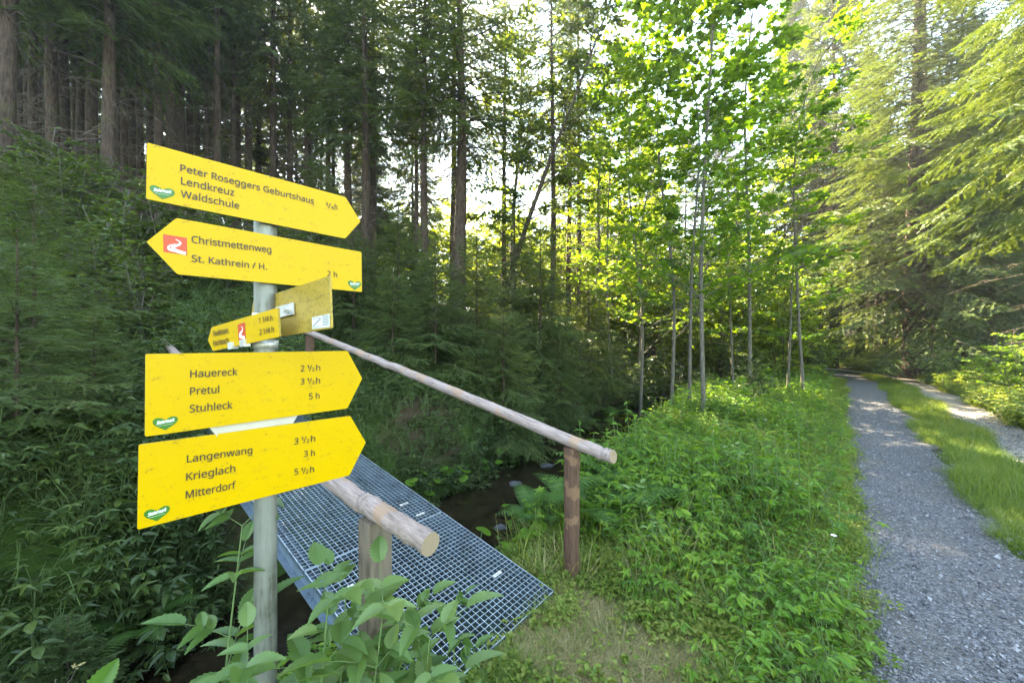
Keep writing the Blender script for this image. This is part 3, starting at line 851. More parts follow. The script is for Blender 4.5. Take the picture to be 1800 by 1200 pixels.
# ------------------------------------------------------------------ spruces
def spruce_meshes(H, cb, rmax, dbh, whorl, nb, spacing, card, droop, tmpl, mat, dead=0, seed=1, lean=.0, dead_lo=.8, sway=.0, top_r=.015, reach=4.2):
    g = np.random.default_rng(seed)
    tr = MB(); cr = MB(); dd = MB()
    zs = np.linspace(-.4, H, 26)
    ph = g.uniform(0, 6, 2)
    cx = lambda z: sway * np.sin(z * .45 + ph[0]) + lean * z
    cy = lambda z: sway * np.sin(z * .38 + ph[1])
    rad = np.maximum(dbh / 2 * (1 - np.clip(zs, 0, H) / H) ** .85 + top_r * .3, top_r) * (1 + .45 * np.exp(-np.maximum(zs, 0) / .35))
    tube(tr, np.column_stack([cx(zs), cy(zs), zs]), rad, 12, 0, True, rough=.035, seed=seed)
    z = cb; az = g.uniform(0, 6)
    while z < H - .12:
        f = (H - z) / max(H - cb, .1)
        Lm = rmax * (min(1, f * 1.05) ** .85) * (.75 + .25 * min(1, (z - cb) / (.12 * H) + .3))
        for b in range(nb):
            az += 2 * math.pi / nb * g.uniform(.75, 1.25)
            Lb = max(.10, Lm * g.uniform(.6, 1.12))
            z0 = z + g.uniform(-.5, .5) * whorl
            nseg = max(4, int(Lb / spacing)); t = np.linspace(0, 1, nseg + 1)
            el = .55 * (1 - f) + .02 + g.normal(0, .08)
            dz = math.tan(el) * Lb * t - droop * Lb * t ** 1.7 * f + .22 * droop * Lb * t ** 4
            wob = np.cumsum(g.normal(0, .012 * Lb, nseg + 1))
            dh = np.array([math.cos(az), math.sin(az)]); dp = np.array([-dh[1], dh[0]])
            p = np.column_stack([cx(z0) + dh[0] * Lb * t + dp[0] * wob, cy(z0) + dh[1] * Lb * t + dp[1] * wob, z0 + dz])
            tube(cr, p[::max(1, nseg // 6)] if nseg >= 6 else p, np.linspace((.006 + .011 * Lb) if H > 6 and H != 17 else (.003 + .004 * Lb), .002, len(p[::max(1, nseg // 6)] if nseg >= 6 else p)), 3, 1, False)
            tg = nrm(np.gradient(p, axis=0)); sd = nrm(np.cross(tg, [0, 0, 1.]))
            keep = t > (.10 if H < 5 else .22)
            P = []; D = []; S = []
            for sg in (1, -1):
                kk = np.where(keep)[0]
                l = np.minimum((1 - t[kk]) * Lb * .55 + card * .9, card * reach) * g.uniform(.6, 1.1, len(kk))
                d = nrm(tg[kk] * .72 + sd[kk] * sg * .75 + np.column_stack([g.normal(0, .08, len(kk)), g.normal(0, .08, len(kk)), -.16 - droop * .28 + g.normal(0, .1, len(kk))]))
                nc = np.maximum(1, np.ceil(l / card).astype(int))
                for c in range(nc.max()):
                    m_ = nc > c
                    o = p[kk][m_] + d[m_] * (card * .92 * c) + np.array([0, 0, -1.]) * (droop * .10 * card * c * c)
                    P.append(o); D.append(d[m_] + np.array([0, 0, -.12 * c * droop])); S.append(np.full(m_.sum(), card * 1.1))
                    if c >= 0:
                        for sg2 in (1, -1):
                            d2 = nrm(d[m_] * .65 + np.cross(d[m_], [0, 0, 1.]) * sg2 * .7 + g.normal(0, .12, (m_.sum(), 3)))
                            kp = g.random(m_.sum()) < .62
                            P.append((o + d[m_] * card * .45)[kp]); D.append(d2[kp]); S.append(np.full(kp.sum(), card * .8) * g.uniform(.6, 1, kp.sum()))
            P.append(p[-2:-1]); D.append(tg[-2:-1]); S.append(np.array([card * 1.2]))
            P = np.vstack(P); D = np.vstack(D); S = np.concatenate(S)
            nn = nrm(np.column_stack([g.normal(0, .35, len(P)), g.normal(0, .35, len(P)), np.ones(len(P))]))
            tn = np.clip(g.normal(.42, .2, len(P)) + .25 * (S < card * .75), 0, 1)
            scatter(cr, tmpl, P, D, nn, S, 0, tn)
        z += whorl * g.uniform(.8, 1.2)
    out = [tr.mesh("trunk", [M['bark']]), cr.mesh("crown", [M[mat], M['twig']])]
    if dead:
        for i_ in range(dead):
            z0 = g.uniform(dead_lo, cb + .12 * H); a = g.uniform(0, 6.28); Lb = g.uniform(.4, 1.0) * min(2.0, rmax * .75)
            t = np.linspace(0, 1, 7); dh = np.array([math.cos(a), math.sin(a)])
            p = np.column_stack([cx(z0) + dh[0] * Lb * t, cy(z0) + dh[1] * Lb * t, z0 + Lb * (g.uniform(-.1, .15) * t - g.uniform(.1, .5) * t * t)]) + np.cumsum(g.normal(0, .02, (7, 3)), 0)
            tube(dd, p, np.linspace(.012, .0035, 7), 3, 0, False)
            for s_ in range(g.integers(3, 8)):
                i0 = g.integers(1, 6); d = nrm(p[i0] - p[i0 - 1] + g.normal(0, .7, 3) * Lb / 6 + np.array([0, 0, -.08])); l = g.uniform(.15, .5)
                tt = np.linspace(0, 1, 4)[:, None]
                tube(dd, p[i0] + d * l * tt + np.array([0, 0, -.18]) * l * tt ** 2 + np.cumsum(g.normal(0, .012, (4, 3)), 0), np.linspace(.005, .002, 4), 3, 0, False)
        out.append(dd.mesh("dead_branches", [M['dead']]))
    return out

def tree_thing(name, meshes, partnames, loc, rotz, scale, label, cat, group=None):
    t = empty(name, loc, rotz); t.scale = scale if isinstance(scale, tuple) else (scale,) * 3
    tag(t, label, cat, group)
    for me, pn in zip(meshes, partnames): link(pn, me, t)
    return t
SP_PARTS = ("trunk", "crown", "dead_branches")
TALL = [spruce_meshes(15, 5.2, 2.5, .34, .46, 6, .20, .20, .46, CARDF, 'needle', 46, 1, sway=.03),
        spruce_meshes(16, 6.8, 2.5, .38, .48, 6, .20, .20, .54, CARDF, 'needle', 60, 2, sway=.05),
        spruce_meshes(13.5, 5.4, 1.8, .22, .46, 6, .20, .19, .42, CARDF, 'needle', 60, 3, sway=.05),
        spruce_meshes(15, 7.2, 2.1, .28, .46, 6, .20, .20, .50, CARDF, 'needle', 75, 4, sway=.04)]
FILL = [spruce_meshes(18, 3.4, 3.2, .30, .46, 7, .26, .30, .42, CARDX, 'needle', 40, 5, sway=.03),
        spruce_meshes(20, 5.0, 2.9, .30, .48, 7, .26, .30, .50, CARDX, 'needle', 50, 6, sway=.03)]
BIG = spruce_meshes(25, 2.2, 3.6, .62, .38, 7, .19, .21, .62, CARDF, 'needle', 40, 8, sway=.03)
EDGE_SP = spruce_meshes(17, 4.3, 3.2, .40, .30, 8, .10, .13, .62, CARDF, 'needle_light', 26, 9, sway=.03, reach=3.2)
YOUNG = [spruce_meshes(2.7, .12, 1.25, .055, .17, 6, .055, .11, .55, CARD, 'needle', 0, 21, top_r=.006),
         spruce_meshes(3.6, .25, 1.5, .07, .20, 6, .065, .115, .62, CARD, 'needle', 0, 22, top_r=.006),
         spruce_meshes(1.9, .08, .95, .04, .13, 6, .050, .095, .45, CARD, 'needle', 0, 23, top_r=.005)]
YOUNG_L = spruce_meshes(2.5, .10, 1.25, .05, .15, 6, .050, .095, .32, CARD, 'needle_light', 0, 25, top_r=.006)

def tall(k, px, d, dia, label, group=None, h=None, rot=None, lean=0):
    if k == 5: return tree_thing("spruce_tree", FILL[1], SP_PARTS, at(px, d), random.uniform(0, 6), 1.35, label, "spruce", group)
    me = TALL[k]; base = (.34, .38, .22, .28)[k]
    x, y, z = at(px, d)
    s = dia / base; hz = h / (15, 16, 13.5, 15)[k] if h else max(.8, min(1.15, s))
    t = tree_thing("spruce_tree", me, SP_PARTS, (x, y, z), random.uniform(0, 6.28) if rot is None else rot, (s, s, hz) if s > .8 else (max(s, .8), max(s, .8), hz), label, "spruce", group)
    t.rotation_euler[1] = lean
    return t

# ------------------------------------------------------------------ broad-leaved trees, shrubs
def broad_meshes(H, r0, pts=None, z0=1.6, gap=.5, blen=1.5, rise=.75, sub=4, leaves=7, lsize=.14, tmpl=MAPLE, mat='maple', bark='bark_grey', seed=1, flat=.35, taper=1.0, topf=.5, extra_stems=0, wob=.06):
    g = np.random.default_rng(seed)
    tr = MB(); cr = MB()
    stems = []
    base = np.array(pts if pts is not None else [(0, 0, -.3), (g.normal(0, wob), g.normal(0, wob), H * .3), (g.normal(0, wob * 2), g.normal(0, wob * 2), H * .65), (g.normal(0, wob * 3), g.normal(0, wob * 3), H)], float)
    stems.append((catmull(base, 10), r0))
    for e in range(extra_stems):
        a = g.uniform(0, 6.28); sp_ = g.uniform(.15, .45)
        b2 = np.array([(0, 0, -.1), (math.cos(a) * sp_ * H * .3, math.sin(a) * sp_ * H * .3, H * .33), (math.cos(a) * sp_ * H * .75, math.sin(a) * sp_ * H * .75, H * g.uniform(.6, .95))])
        stems.append((catmull(b2, 10), r0 * g.uniform(.5, .8)))
    P = []; D = []; S = []
    def leafy(line, n, size, t0):
        t = g.uniform(t0, 1.02, n); i_ = np.clip((t * (len(line) - 1)).astype(int), 0, len(line) - 2)
        tg = nrm(np.gradient(line, axis=0))[i_]
        p = line[i_] + (line[i_ + 1] - line[i_]) * g.random((n, 1))
        sd = nrm(np.cross(tg, [0, 0, 1.])) * np.sign(g.normal(0, 1, (n, 1)))
        d = nrm(tg * g.uniform(.2, .9, (n, 1)) + sd * g.uniform(.4, 1, (n, 1)) + np.column_stack([np.zeros(n), np.zeros(n), g.normal(-.12, .18, n)]))
        P.append(p + d * size * .35); D.append(d); S.append(size * g.uniform(.6, 1.15, n))
    for line, r in stems:
        zl = line[:, 2]; n_ = len(line)
        tube(tr, line, np.linspace(r, max(.005, r * .12), n_) * (1 + .35 * np.exp(-np.maximum(zl, 0) / .15)), 8, 0, True, rough=.03, seed=seed)
        z = z0; az = g.uniform(0, 6.28)
        while z < line[-1, 2] - .1:
            i_ = int(np.clip(np.searchsorted(zl, z), 1, n_ - 1)); o = line[i_ - 1] + (line[i_] - line[i_ - 1]) * (z - zl[i_ - 1]) / max(1e-6, zl[i_] - zl[i_ - 1])
            f = (z - z0) / max(.1, H - z0)
            az += math.pi / 2 + g.normal(0, .35)
            for sg in (0, math.pi):
                if g.random() < .15: continue
                a = az + sg + g.normal(0, .2); Lb = blen * (1 - (1 - topf) * f) * g.uniform(.55, 1.15)
                t = np.linspace(0, 1, 8); el = rise * g.uniform(.7, 1.2)
                dh = np.array([math.cos(a), math.sin(a)])
                hz = Lb * (math.cos(el) * t); vz = Lb * (math.sin(el) * t - .25 * t * t)
                b = np.column_stack([o[0] + dh[0] * hz, o[1] + dh[1] * hz, o[2] + vz]) + np.cumsum(g.normal(0, .015 * Lb, (8, 3)), 0)
                tube(cr, b, np.linspace(max(.004, r * .22), .0025, 8), 4, 1, False)
                leafy(b, leaves, lsize, .35)
                tg = nrm(np.gradient(b, axis=0))
                for s_ in range(sub):
                    i2 = g.integers(2, 7); d = nrm(tg[i2] + nrm(np.cross(tg[i2], [0, 0, 1.])) * g.choice([-1, 1]) * g.uniform(.5, 1.0) + np.array([0, 0, g.normal(.0, .18)]))
                    l = Lb * g.uniform(.22, .5); tt = np.linspace(0, 1, 5)[:, None]
                    q_ = b[i2] + d * l * tt + np.array([0, 0, -.10]) * l * tt ** 2
                    tube(cr, q_, np.linspace(.004, .002, 5), 3, 1, False)
                    leafy(q_, leaves, lsize, .2)
            z += gap * g.uniform(.7, 1.3)
        leafy(line[-6:], leaves * 2, lsize, .0)
    P = np.vstack(P); D = np.vstack(D); S = np.concatenate(S)
    nn = nrm(np.column_stack([g.normal(0, flat, len(P)), g.normal(0, flat, len(P)), np.ones(len(P))]))
    scatter(cr, tmpl, P, D, nn, S, 0, np.clip(g.normal(.5, .22, len(P)), 0, 1))
    return [tr.mesh("trunk", [M[bark]]), cr.mesh("crown", [M[mat], M[bark]])]
B_PARTS = ("trunk", "crown")

MAPLES = [broad_meshes(9.5, .045, wob=.13, z0=1.7, gap=.36, blen=2.0, sub=7, leaves=8, lsize=.15, seed=31),
          broad_meshes(9.0, .040, wob=.13, z0=1.9, gap=.38, blen=1.9, sub=7, leaves=8, lsize=.145, seed=32),
          broad_meshes(7.5, .034, wob=.13, z0=1.3, gap=.36, blen=1.6, sub=6, leaves=8, lsize=.135, seed=33)]
BTREE = [broad_meshes(12, .11, z0=2.0, gap=.5, blen=2.6, sub=9, leaves=16, lsize=.13, tmpl=LEAFW, mat='broad', bark='bark_grey', seed=41, flat=.6, wob=.25),
         broad_meshes(9, .08, z0=1.2, gap=.42, blen=2.1, sub=9, leaves=16, lsize=.13, tmpl=LEAFW, mat='broad', bark='bark_grey', seed=42, flat=.6, extra_stems=2, wob=.2)]
ALDER = broad_meshes(9.5, .10, pts=[(0, 0, -.3), (.35, .1, 1.6), (1.2, .1, 4.2), (2.2, .0, 6.8), (3.2, .1, 9.5)], z0=2.4, gap=.42, blen=2.2, rise=.6, sub=11, leaves=16, lsize=.095, tmpl=LEAFW, mat='alder', bark='bark', seed=43, flat=.6)
SHRUB = [broad_meshes(2.0, .018, z0=.25, gap=.16, blen=.75, rise=.7, sub=4, leaves=7, lsize=.075, tmpl=LEAFW, mat='alder', seed=51, flat=.5, extra_stems=5),
         broad_meshes(1.3, .012, z0=.15, gap=.13, blen=.55, rise=.7, sub=4, leaves=7, lsize=.06, tmpl=LEAF, mat='alder', seed=52, flat=.5, extra_stems=5),
         broad_meshes(1.7, .014, z0=.15, gap=.15, blen=.65, rise=.6, sub=5, leaves=9, lsize=.055, tmpl=LEAF, mat='alder', seed=53, flat=.5, extra_stems=6)]
SHRUB_L = broad_meshes(2.1, .02, z0=.3, gap=.2, blen=.8, rise=.6, sub=3, leaves=7, lsize=.11, tmpl=MAPLE, mat='maple', seed=54, flat=.45, extra_stems=3)

# ------------------------------------------------------------------ planting the forest
G_DEEP = "slim spruces deep in the shaded forest behind the signs"
left = [  # photo column, depth, trunk width, variant, label
    (12, 7.6, .30, 1, "dark spruce trunk at the very left edge of the picture"),
    (96, 9.2, .27, 3, "dark spruce between the left picture edge and the pair of close trunks"),
    (161, 10.4, .30, 1, "left one of the two close thick trunks left of the top sign"),
    (191, 8.6, .29, 0, "right, thicker one of the two close trunks left of the top sign"),
    (219, 12.0, .20, 2, "slimmer spruce just right of the two close thick trunks"),
    (275, 10.6, .21, 2, "straight spruce rising directly above the left end of the top sign"),
    (317, 13.2, .34, 1, "broad spruce trunk rising above the word Peter on the top sign"),
    (381, 12.5, .25, 3, "spruce trunk rising above the middle of the top sign"),
    (510, 15.0, .26, 3, "spruce trunk rising above the right half of the top sign"),
    (641, 12.2, .30, 0, "spruce trunk right beside the tip of the top sign"),
    (656, 14.6, .28, 3, "paler spruce trunk close behind the one beside the top sign's tip"),
    (731, 13.0, .17, 2, "thin spruce, left one of a close pair left of the tallest trunk"),
    (746, 11.6, .26, 3, "right, stouter one of the close pair left of the tallest trunk"),
    (797, 15.5, .30, 1, "spruce half hidden behind the tallest straight trunk"),
    (809, 11.4, .44, 1, "tallest straight spruce trunk in the middle of the forest edge"),
    (887, 16.0, .24, 2, "slim spruce between the tallest trunk and the leaning alder"),
    (971, 12.6, .22, 3, "straight spruce with a bare lower trunk right of the leaning alder"),
    (1001, 17.0, .26, 2, "left one of two bare sunlit trunks beyond the stream bend"),
    (1017, 16.2, .22, 3, "right one of two bare sunlit trunks beyond the stream bend"),
]
for px, d, dia, k, lab in left:
    tall(k, px, d, dia, lab, h=(.93 * d + (3.2 if px > 560 else 6)))
deep = [(30, 11, .18), (62, 10.2, .16), (112, 11.5, .17), (140, 12.2, .18), (205, 13.5, .17), (247, 13, .16), (300, 12, .17), (333, 14.5, .18), (362, 13.8, .16), (408, 14, .2), (437, 15, .18), (480, 14.2, .18), (537, 14.6, .17), (575, 13.8, .17), (612, 13.2, .16), (45, 12.5, .26), (70, 15, .24), (128, 14.5, .22), (232, 16, .24), (262, 15.2, .20), (345, 17, .24), (420, 16.5, .25), (455, 19, .26), (545, 18, .22), (585, 21, .26), (610, 17.2, .18),
        (-60, 10, .32), (-110, 13, .3), (100, 20, .26), (190, 21, .28), (300, 22, .25), (500, 24, .26), (660, 25, .28), (400, 24, .28), (-150, 8, .34), (20, 18, .24),]
for i_, (px, d, dia) in enumerate(deep):
    tall((2, 3, 1, 0)[i_ % 4], px, d, dia, "slim dark spruce standing deep in the shaded forest behind the signs", G_DEEP, h=(.93 * d + (2 if px > 560 else 5)))

G_FAR = "distant spruces closing the view beyond the stream"
far = [(960, 34, .3), (1060, 30, .26), (1120, 40, .3), (1185, 34, .26), (1240, 44, .3), (1290, 36, .3), (1340, 30, .24), (1020, 44, .3), (1400, 42, .32)]
for i_, (px, d, dia) in enumerate(far):
    tall((3, 2, 0)[i_ % 3], px, d, dia, "distant spruce closing the view beyond the stream", G_FAR, h=(15, 12, 17)[i_ % 3])

right = [
    (1445, 25, .32, 2, "slim dark trunk at the left rim of the bright meadow gap"),
    (1477, 25.5, .32, 3, "straight trunk at the end of the gravel track"),
    (1512, 26.5, .50, 3, "stout trunk standing right where the gravel track bends away"),
    (1541, 30, .42, 3, "trunk between the stout one at the bend and the big right spruce"),
    (1556, 27, .36, 3, "trunk close left of the big spruce on the right"),
    (1466, 22.5, .34, 5, "tall spruce whose crown closes the gap left of the big old spruce"),
    (1398, 27, .34, 5, "tall spruce rising behind the slender pale maple"),
    (1528, 34, .4, 5, "tallest of the trees behind the bend of the track"),
    (1380, 24, .24, 2, "dark spruce among the maples left of the track's far end"),
]
for px, d, dia, k, lab in right: tall(k, px, d, dia, lab, h=17 if k > 1 else 23)
G_FILL = "dense spruces closing the forest behind the trunks"
fill = [(-250, 11), (-180, 14), (-90, 16), (-20, 18.5), (30, 15.5), (85, 19), (140, 17.5), (175, 22), (235, 18), (285, 20), (330, 17.8), (370, 22), (415, 19), (470, 17.5), (520, 20), (565, 23), (600, 19.5), (640, 22), (680, 19), (725, 23),
        (60, 25), (250, 26), (450, 27), (650, 29), (-100, 23), (-300, 16), (-200, 20)]
for i_, (px, d) in enumerate(fill):
    x, y, z = at(px, d); s_ = random.uniform(.85, 1.1) * (.82 if px > 420 else 1)
    if i_ in (0, 3, 4, 6, 7, 9, 10, 13, 16, 18): continue
    tree_thing("spruce_tree", FILL[i_ % 2], SP_PARTS, (x, y, z), random.uniform(0, 6), s_, "dense dark spruce closing the forest behind the trunks", "spruce", G_FILL)
G_BACK = "spruces behind the maples and the track"
for i_, (px, d, h) in enumerate(((1000, 29, .9), (1050, 33, .8), (1095, 36, .8), (1150, 30, .75), (1060, 36, 1.2), (1130, 34, 1.2), (1205, 37, 1.25), (1270, 35, 1.2), (1580, 33, 1.0), (1625, 30, 1.1), (1680, 26, 1.0), (1730, 22, 1.0), (1790, 20, 1.0), (1850, 22, 1.1), (1650, 38, 1.1), (1500, 60, 1.2), (1540, 66, 1.3), (1460, 64, 1.2), (1590, 62, 1.2), (1710, 34, 1.1), (1780, 30, 1.0))):
    x, y, z = at(px, d)
    tree_thing("spruce_tree", FILL[i_ % 2], SP_PARTS, (x, y, z), random.uniform(0, 6), h, "sunlit spruce standing behind the maples and the track", "spruce", G_BACK)
x, y, z = at(1607, 16.5)
t = tree_thing("spruce_tree", BIG, SP_PARTS, (x, y, z), 1.0, (1.3, 1.3, 1.05), "big old spruce with a thick leaning bare trunk right of the track", "spruce"); t.rotation_euler[1] = R(-2.2)
x, y, z = at(1950, 7.9)
tree_thing("spruce_tree", EDGE_SP, SP_PARTS, (x, y, z), .4, 1.15, "sunlit yellow green spruce hanging into the right edge of the picture", "spruce")
for px, d, s, lab in ((1690, 19, .95, "dark bushy spruce just right of the big old spruce"), (1745, 15, .8, "shaded spruce behind the sunlit right hand branches"), (1840, 16, 1.0, "spruce at the right picture edge behind the sunlit one"), (1640, 26, 1.0, "spruce far behind the big old spruce")):
    x, y, z = at(px, d); tree_thing("spruce_tree", BIG if px != 1745 else EDGE_SP, SP_PARTS, (x, y, z), random.uniform(0, 6), s * .85, lab, "spruce")

# young spruces along the far bank
young = [(838, 7.9, 0, .9, "young spruce with wide drooping boughs above the dark bank"), (700, 8.0, 0, .85, "young spruce behind the far end of the long handrail"),
         (950, 9.2, 1, .85, "dark young spruce hanging over the stream"), (622, 7.4, 2, .9, "small spruce right of the sign tips above the handrail"),
         (765, 6.9, 2, 1.0, "small spruce close behind the middle of the long handrail"), (1035, 11.5, 1, .8, "young spruce beside the stream bend"),
         (885, 7.0, 2, 1.0, "low spruce at the water's edge under the wide young spruce"), (560, 9.3, 1, .8, "young spruce hidden partly by the turned sign"),
         (905, 10.8, 1, 1.0, "taller young spruce in front of the alder"), (690, 6.1, 2, .75, "smallest spruce on the bank just beyond the handrail"),
         (980, 8.6, 2, .9, "low spruce leaning over the stream beyond the dark post")]
for px, d, k, s, lab in young:
    x, y, z = at(px, d); tree_thing("young_spruce", YOUNG[k], B_PARTS, (x, y, z - .05), random.uniform(0, 6), s * 1.3, lab, "young spruce", "young spruces on the far bank")
for px, d, s, lab in ((30, 2.7, .70, "bright green spruce sapling reaching in at the left edge"), (165, 3.2, .46, "light green spruce sapling left of the lowest sign"), (60, 3.7, .8, "spruce sapling behind the bright one at the left edge"), (120, 2.15, .34, "smallest spruce sapling in front of the others at the left")):
    x, y, z = at(px, d); tree_thing("young_spruce", YOUNG_L, B_PARTS, (x, y, z - .1), random.uniform(0, 6), s, lab, "young spruce")

# broad-leaved trees
for px, d, k, s, lab in ((1238, 7.4, 0, 1.0, "thickest young maple stem with grey bark on the herb bank"), (1211, 8.2, 1, .95, "thin maple stem left of the thickest maple"), (1179, 8.8, 0, .92, "leftmost maple stem, standing at the stream edge"),
                         (1383, 10.5, 2, 1.0, "slender pale maple stem nearer to the gravel track"), (1290, 11.5, 2, 1.1, "maple behind the thickest maple"), (1415, 9.6, 1, 1.0, "maple standing nearest to the gravel track"), (1125, 10.5, 0, .95, "maple beyond the stream left of the maple stems"), (1075, 13, 1, 1.1, "maple over the stream bend"), (1318, 9.8, 0, 1.1, "tall maple right of the thickest stem, near the slender pale one")):
    x, y, z = at(px, d); tree_thing("maple_tree", MAPLES[k], B_PARTS, (x, y, z), random.uniform(0, 6), (s * 1.1, s * 1.1, s * 1.2), lab, "maple", "young maples on the herb bank")
x, y, z = at(868, 10.8)
tree_thing("alder_tree", ALDER, B_PARTS, (x, y, z), .05, 1.1, "dark alder leaning to the right over the stream", "alder")
for i_, (px, d, k, s, lab) in enumerate(((1120, 15, 0, .85, "leafy tree at the stream bend left of the maples"), (1190, 19, 1, 1.0, "sunlit bushy tree behind the maples"), (1260, 17, 1, .9, "leafy tree seen between the maple stems"), (1335, 19, 0, .95, "tall leafy tree right of the maples"),
                             (1060, 20, 1, 1.0, "sunlit leafy tree beyond the stream bend"), (1300, 25, 0, 1.0, "leafy tree far behind the maples"), (1150, 26, 0, 1.0, "leafy tree far up the stream"), (1400, 16, 1, .7, "low leafy tree left of the track's far end"), (905, 14.5, 0, 1.05, "dark leafy tree right behind the leaning alder"), (1045, 15.5, 0, 1.0, "leafy tree above the stream bend"), (1100, 19, 0, 1.3, "tall leafy tree over the stream bend"))):
    x, y, z = at(px, d); tree_thing("leafy_tree", BTREE[k], B_PARTS, (x, y, z), random.uniform(0, 6), s, lab, "tree", "leafy trees behind the maples")
G_BEHIND = "leafy trees standing far beyond the meadow"
for px, d in ((1440, 46), (1490, 52), (1540, 48), (1590, 55), (1640, 50), (1380, 50), (1330, 56)):
    x, y, z = at(px, d); tree_thing("leafy_tree", BTREE[1], B_PARTS, (x, y, z), random.uniform(0, 6), 1.3, "far leafy tree beyond the sunny meadow", "tree", G_BEHIND)

BUSH = [broad_meshes(4.5, .03, z0=.3, gap=.30, blen=1.6, rise=.7, sub=7, leaves=10, lsize=.12, tmpl=LEAFW, mat='glow', bark='bark', seed=71, flat=.6, extra_stems=4),
        broad_meshes(6.0, .04, z0=.5, gap=.34, blen=1.9, rise=.7, sub=7, leaves=10, lsize=.14, tmpl=LEAFW, mat='glow', bark='bark', seed=72, flat=.6, extra_stems=3)]
G_BUSH = "sunlit leafy bushes filling the valley beyond the stream bend"
for i_, (px, d, s) in enumerate(((1090, 17, .9), (1150, 18.5, .9), (1205, 15.5, .8), (1265, 14.5, .8), (1320, 15.5, .85), (1375, 14, .75), (1425, 15.5, .7), (1010, 19, 1.0), (955, 18, 1.0), (905, 19.5, 1.1), (850, 22, 1.1), (800, 24, 1.2), (735, 21, 1.0), (690, 25, 1.2), (630, 22, 1.0), (575, 25, 1.1),
                               (1040, 23, 1.2), (1110, 25, 1.3), (1180, 24, 1.2), (1245, 26, 1.3), (1310, 25, 1.2), (1370, 29, 1.3), (1290, 20, 1.0), (1345, 19, .9), (980, 26, 1.3), (925, 28, 1.4), (870, 30, 1.4), (1410, 21, .8), (480, 22, 1.0), (330, 22, 1.0), (225, 19, .9), (140, 21, 1.0))):
    x, y, z = at(px, d); tree_thing("leafy_bush", BUSH[i_ % 2], ("stems", "foliage"), (x, y, z - .1), random.uniform(0, 6), s, "sunlit leafy bush filling the valley beyond the stream bend", "bush", G_BUSH)
G_RIM = "leafy trees on the far rim of the valley"
for i_ in range(34):
    px = 560 + i_ * 33 + random.uniform(-12, 12); d = random.uniform(38, 62)
    x, y, z = at(px, d); tree_thing("leafy_tree", BUSH[1], ("stems", "foliage"), (x, y, z - .2), random.uniform(0, 6), random.uniform(1.7, 2.6), "far leafy tree on the rim of the valley", "tree", G_RIM)

# shrubs
shr = [(120, 6.6, 2, 1.0, "grey green shrub in front of the dark trunks"), (215, 6.2, 1, 1.15, "dense shrub with glinting leaves left of the turned sign"), (300, 6.6, 2, .9, "shrub left of the turned sign, behind the near handrail's far end"),
       (170, 5.0, 1, .9, "low shrub below the glinting one"), (60, 7.4, 2, 1.1, "shrub at the foot of the trunks on the left"), (395, 7.6, 1, 1.0, "shrub between the second and third sign"), (250, 4.6, 1, .75, "dark shrub just left of the tall middle sign"), (345, 8.2, 2, 1.0, "shrub on the slope behind the pole"), (180, 7.8, 2, 1.0, "shrub behind the glinting one"),
       (605, 9.0, 0, .8, "pale leafed shrub right of the turned sign"), (720, 10, 0, .9, "shrub among the young spruces"),
       (1120, 11.5, 0, .7, "sunny shrub on the far bank of the stream"), (1090, 13.5, 1, 1.1, "bright shrub by the stream bend"), (985, 11.5, 1, 1.2, "shrub on the far bank right of the young spruces"), (930, 12.5, 0, .8, "shrub under the leaning alder"), (1040, 15, 0, .9, "shrub among the trunks beyond the stream bend"), (880, 9.6, 2, 1.0, "dark shrub behind the low spruce at the water's edge"), (1010, 10.2, 2, .9, "grey green shrub over the stream bend"), (520, 7.8, 2, .9, "shrub at the far end of the footbridge"), (460, 9.5, 1, 1.1, "shrub on the slope straight behind the pole"), (1165, 13, 0, .8, "shrub at the water behind the maples"),
       (1330, 8.6, 1, .8, "shrub on the herb bank right of the maples"), (1420, 14.5, 0, .75, "shrub beside the end of the track"), (1300, 13, 0, .8, "shrub behind the herb bank")]
for px, d, k, s, lab in shr:
    x, y, z = at(px, d); tree_thing("shrub", SHRUB[k], ("stems", "foliage"), (x, y, z - .03), random.uniform(0, 6), s * 1.25, lab, "shrub", "shrubs on the banks")
rsh = [(1775, 9.6, .75, "sunlit shrub with hanging leaves at the right picture edge"), (1720, 11.5, .6, "low sunlit shrub on the verge right of the track"), (1800, 11.5, .9, "taller sunlit shrub behind the verge at the right edge"), (1660, 14.5, .6, "small shrub at the foot of the big old spruce"), (1755, 13.5, .7, "shrub on the verge behind the low sunlit one")]
for px, d, s, lab in rsh:
    x, y, z = at(px, d); tree_thing("shrub", SHRUB_L, ("stems", "foliage"), (x, y, z - .03), random.uniform(0, 6), s, lab, "shrub", "sunlit shrubs on the right verge")

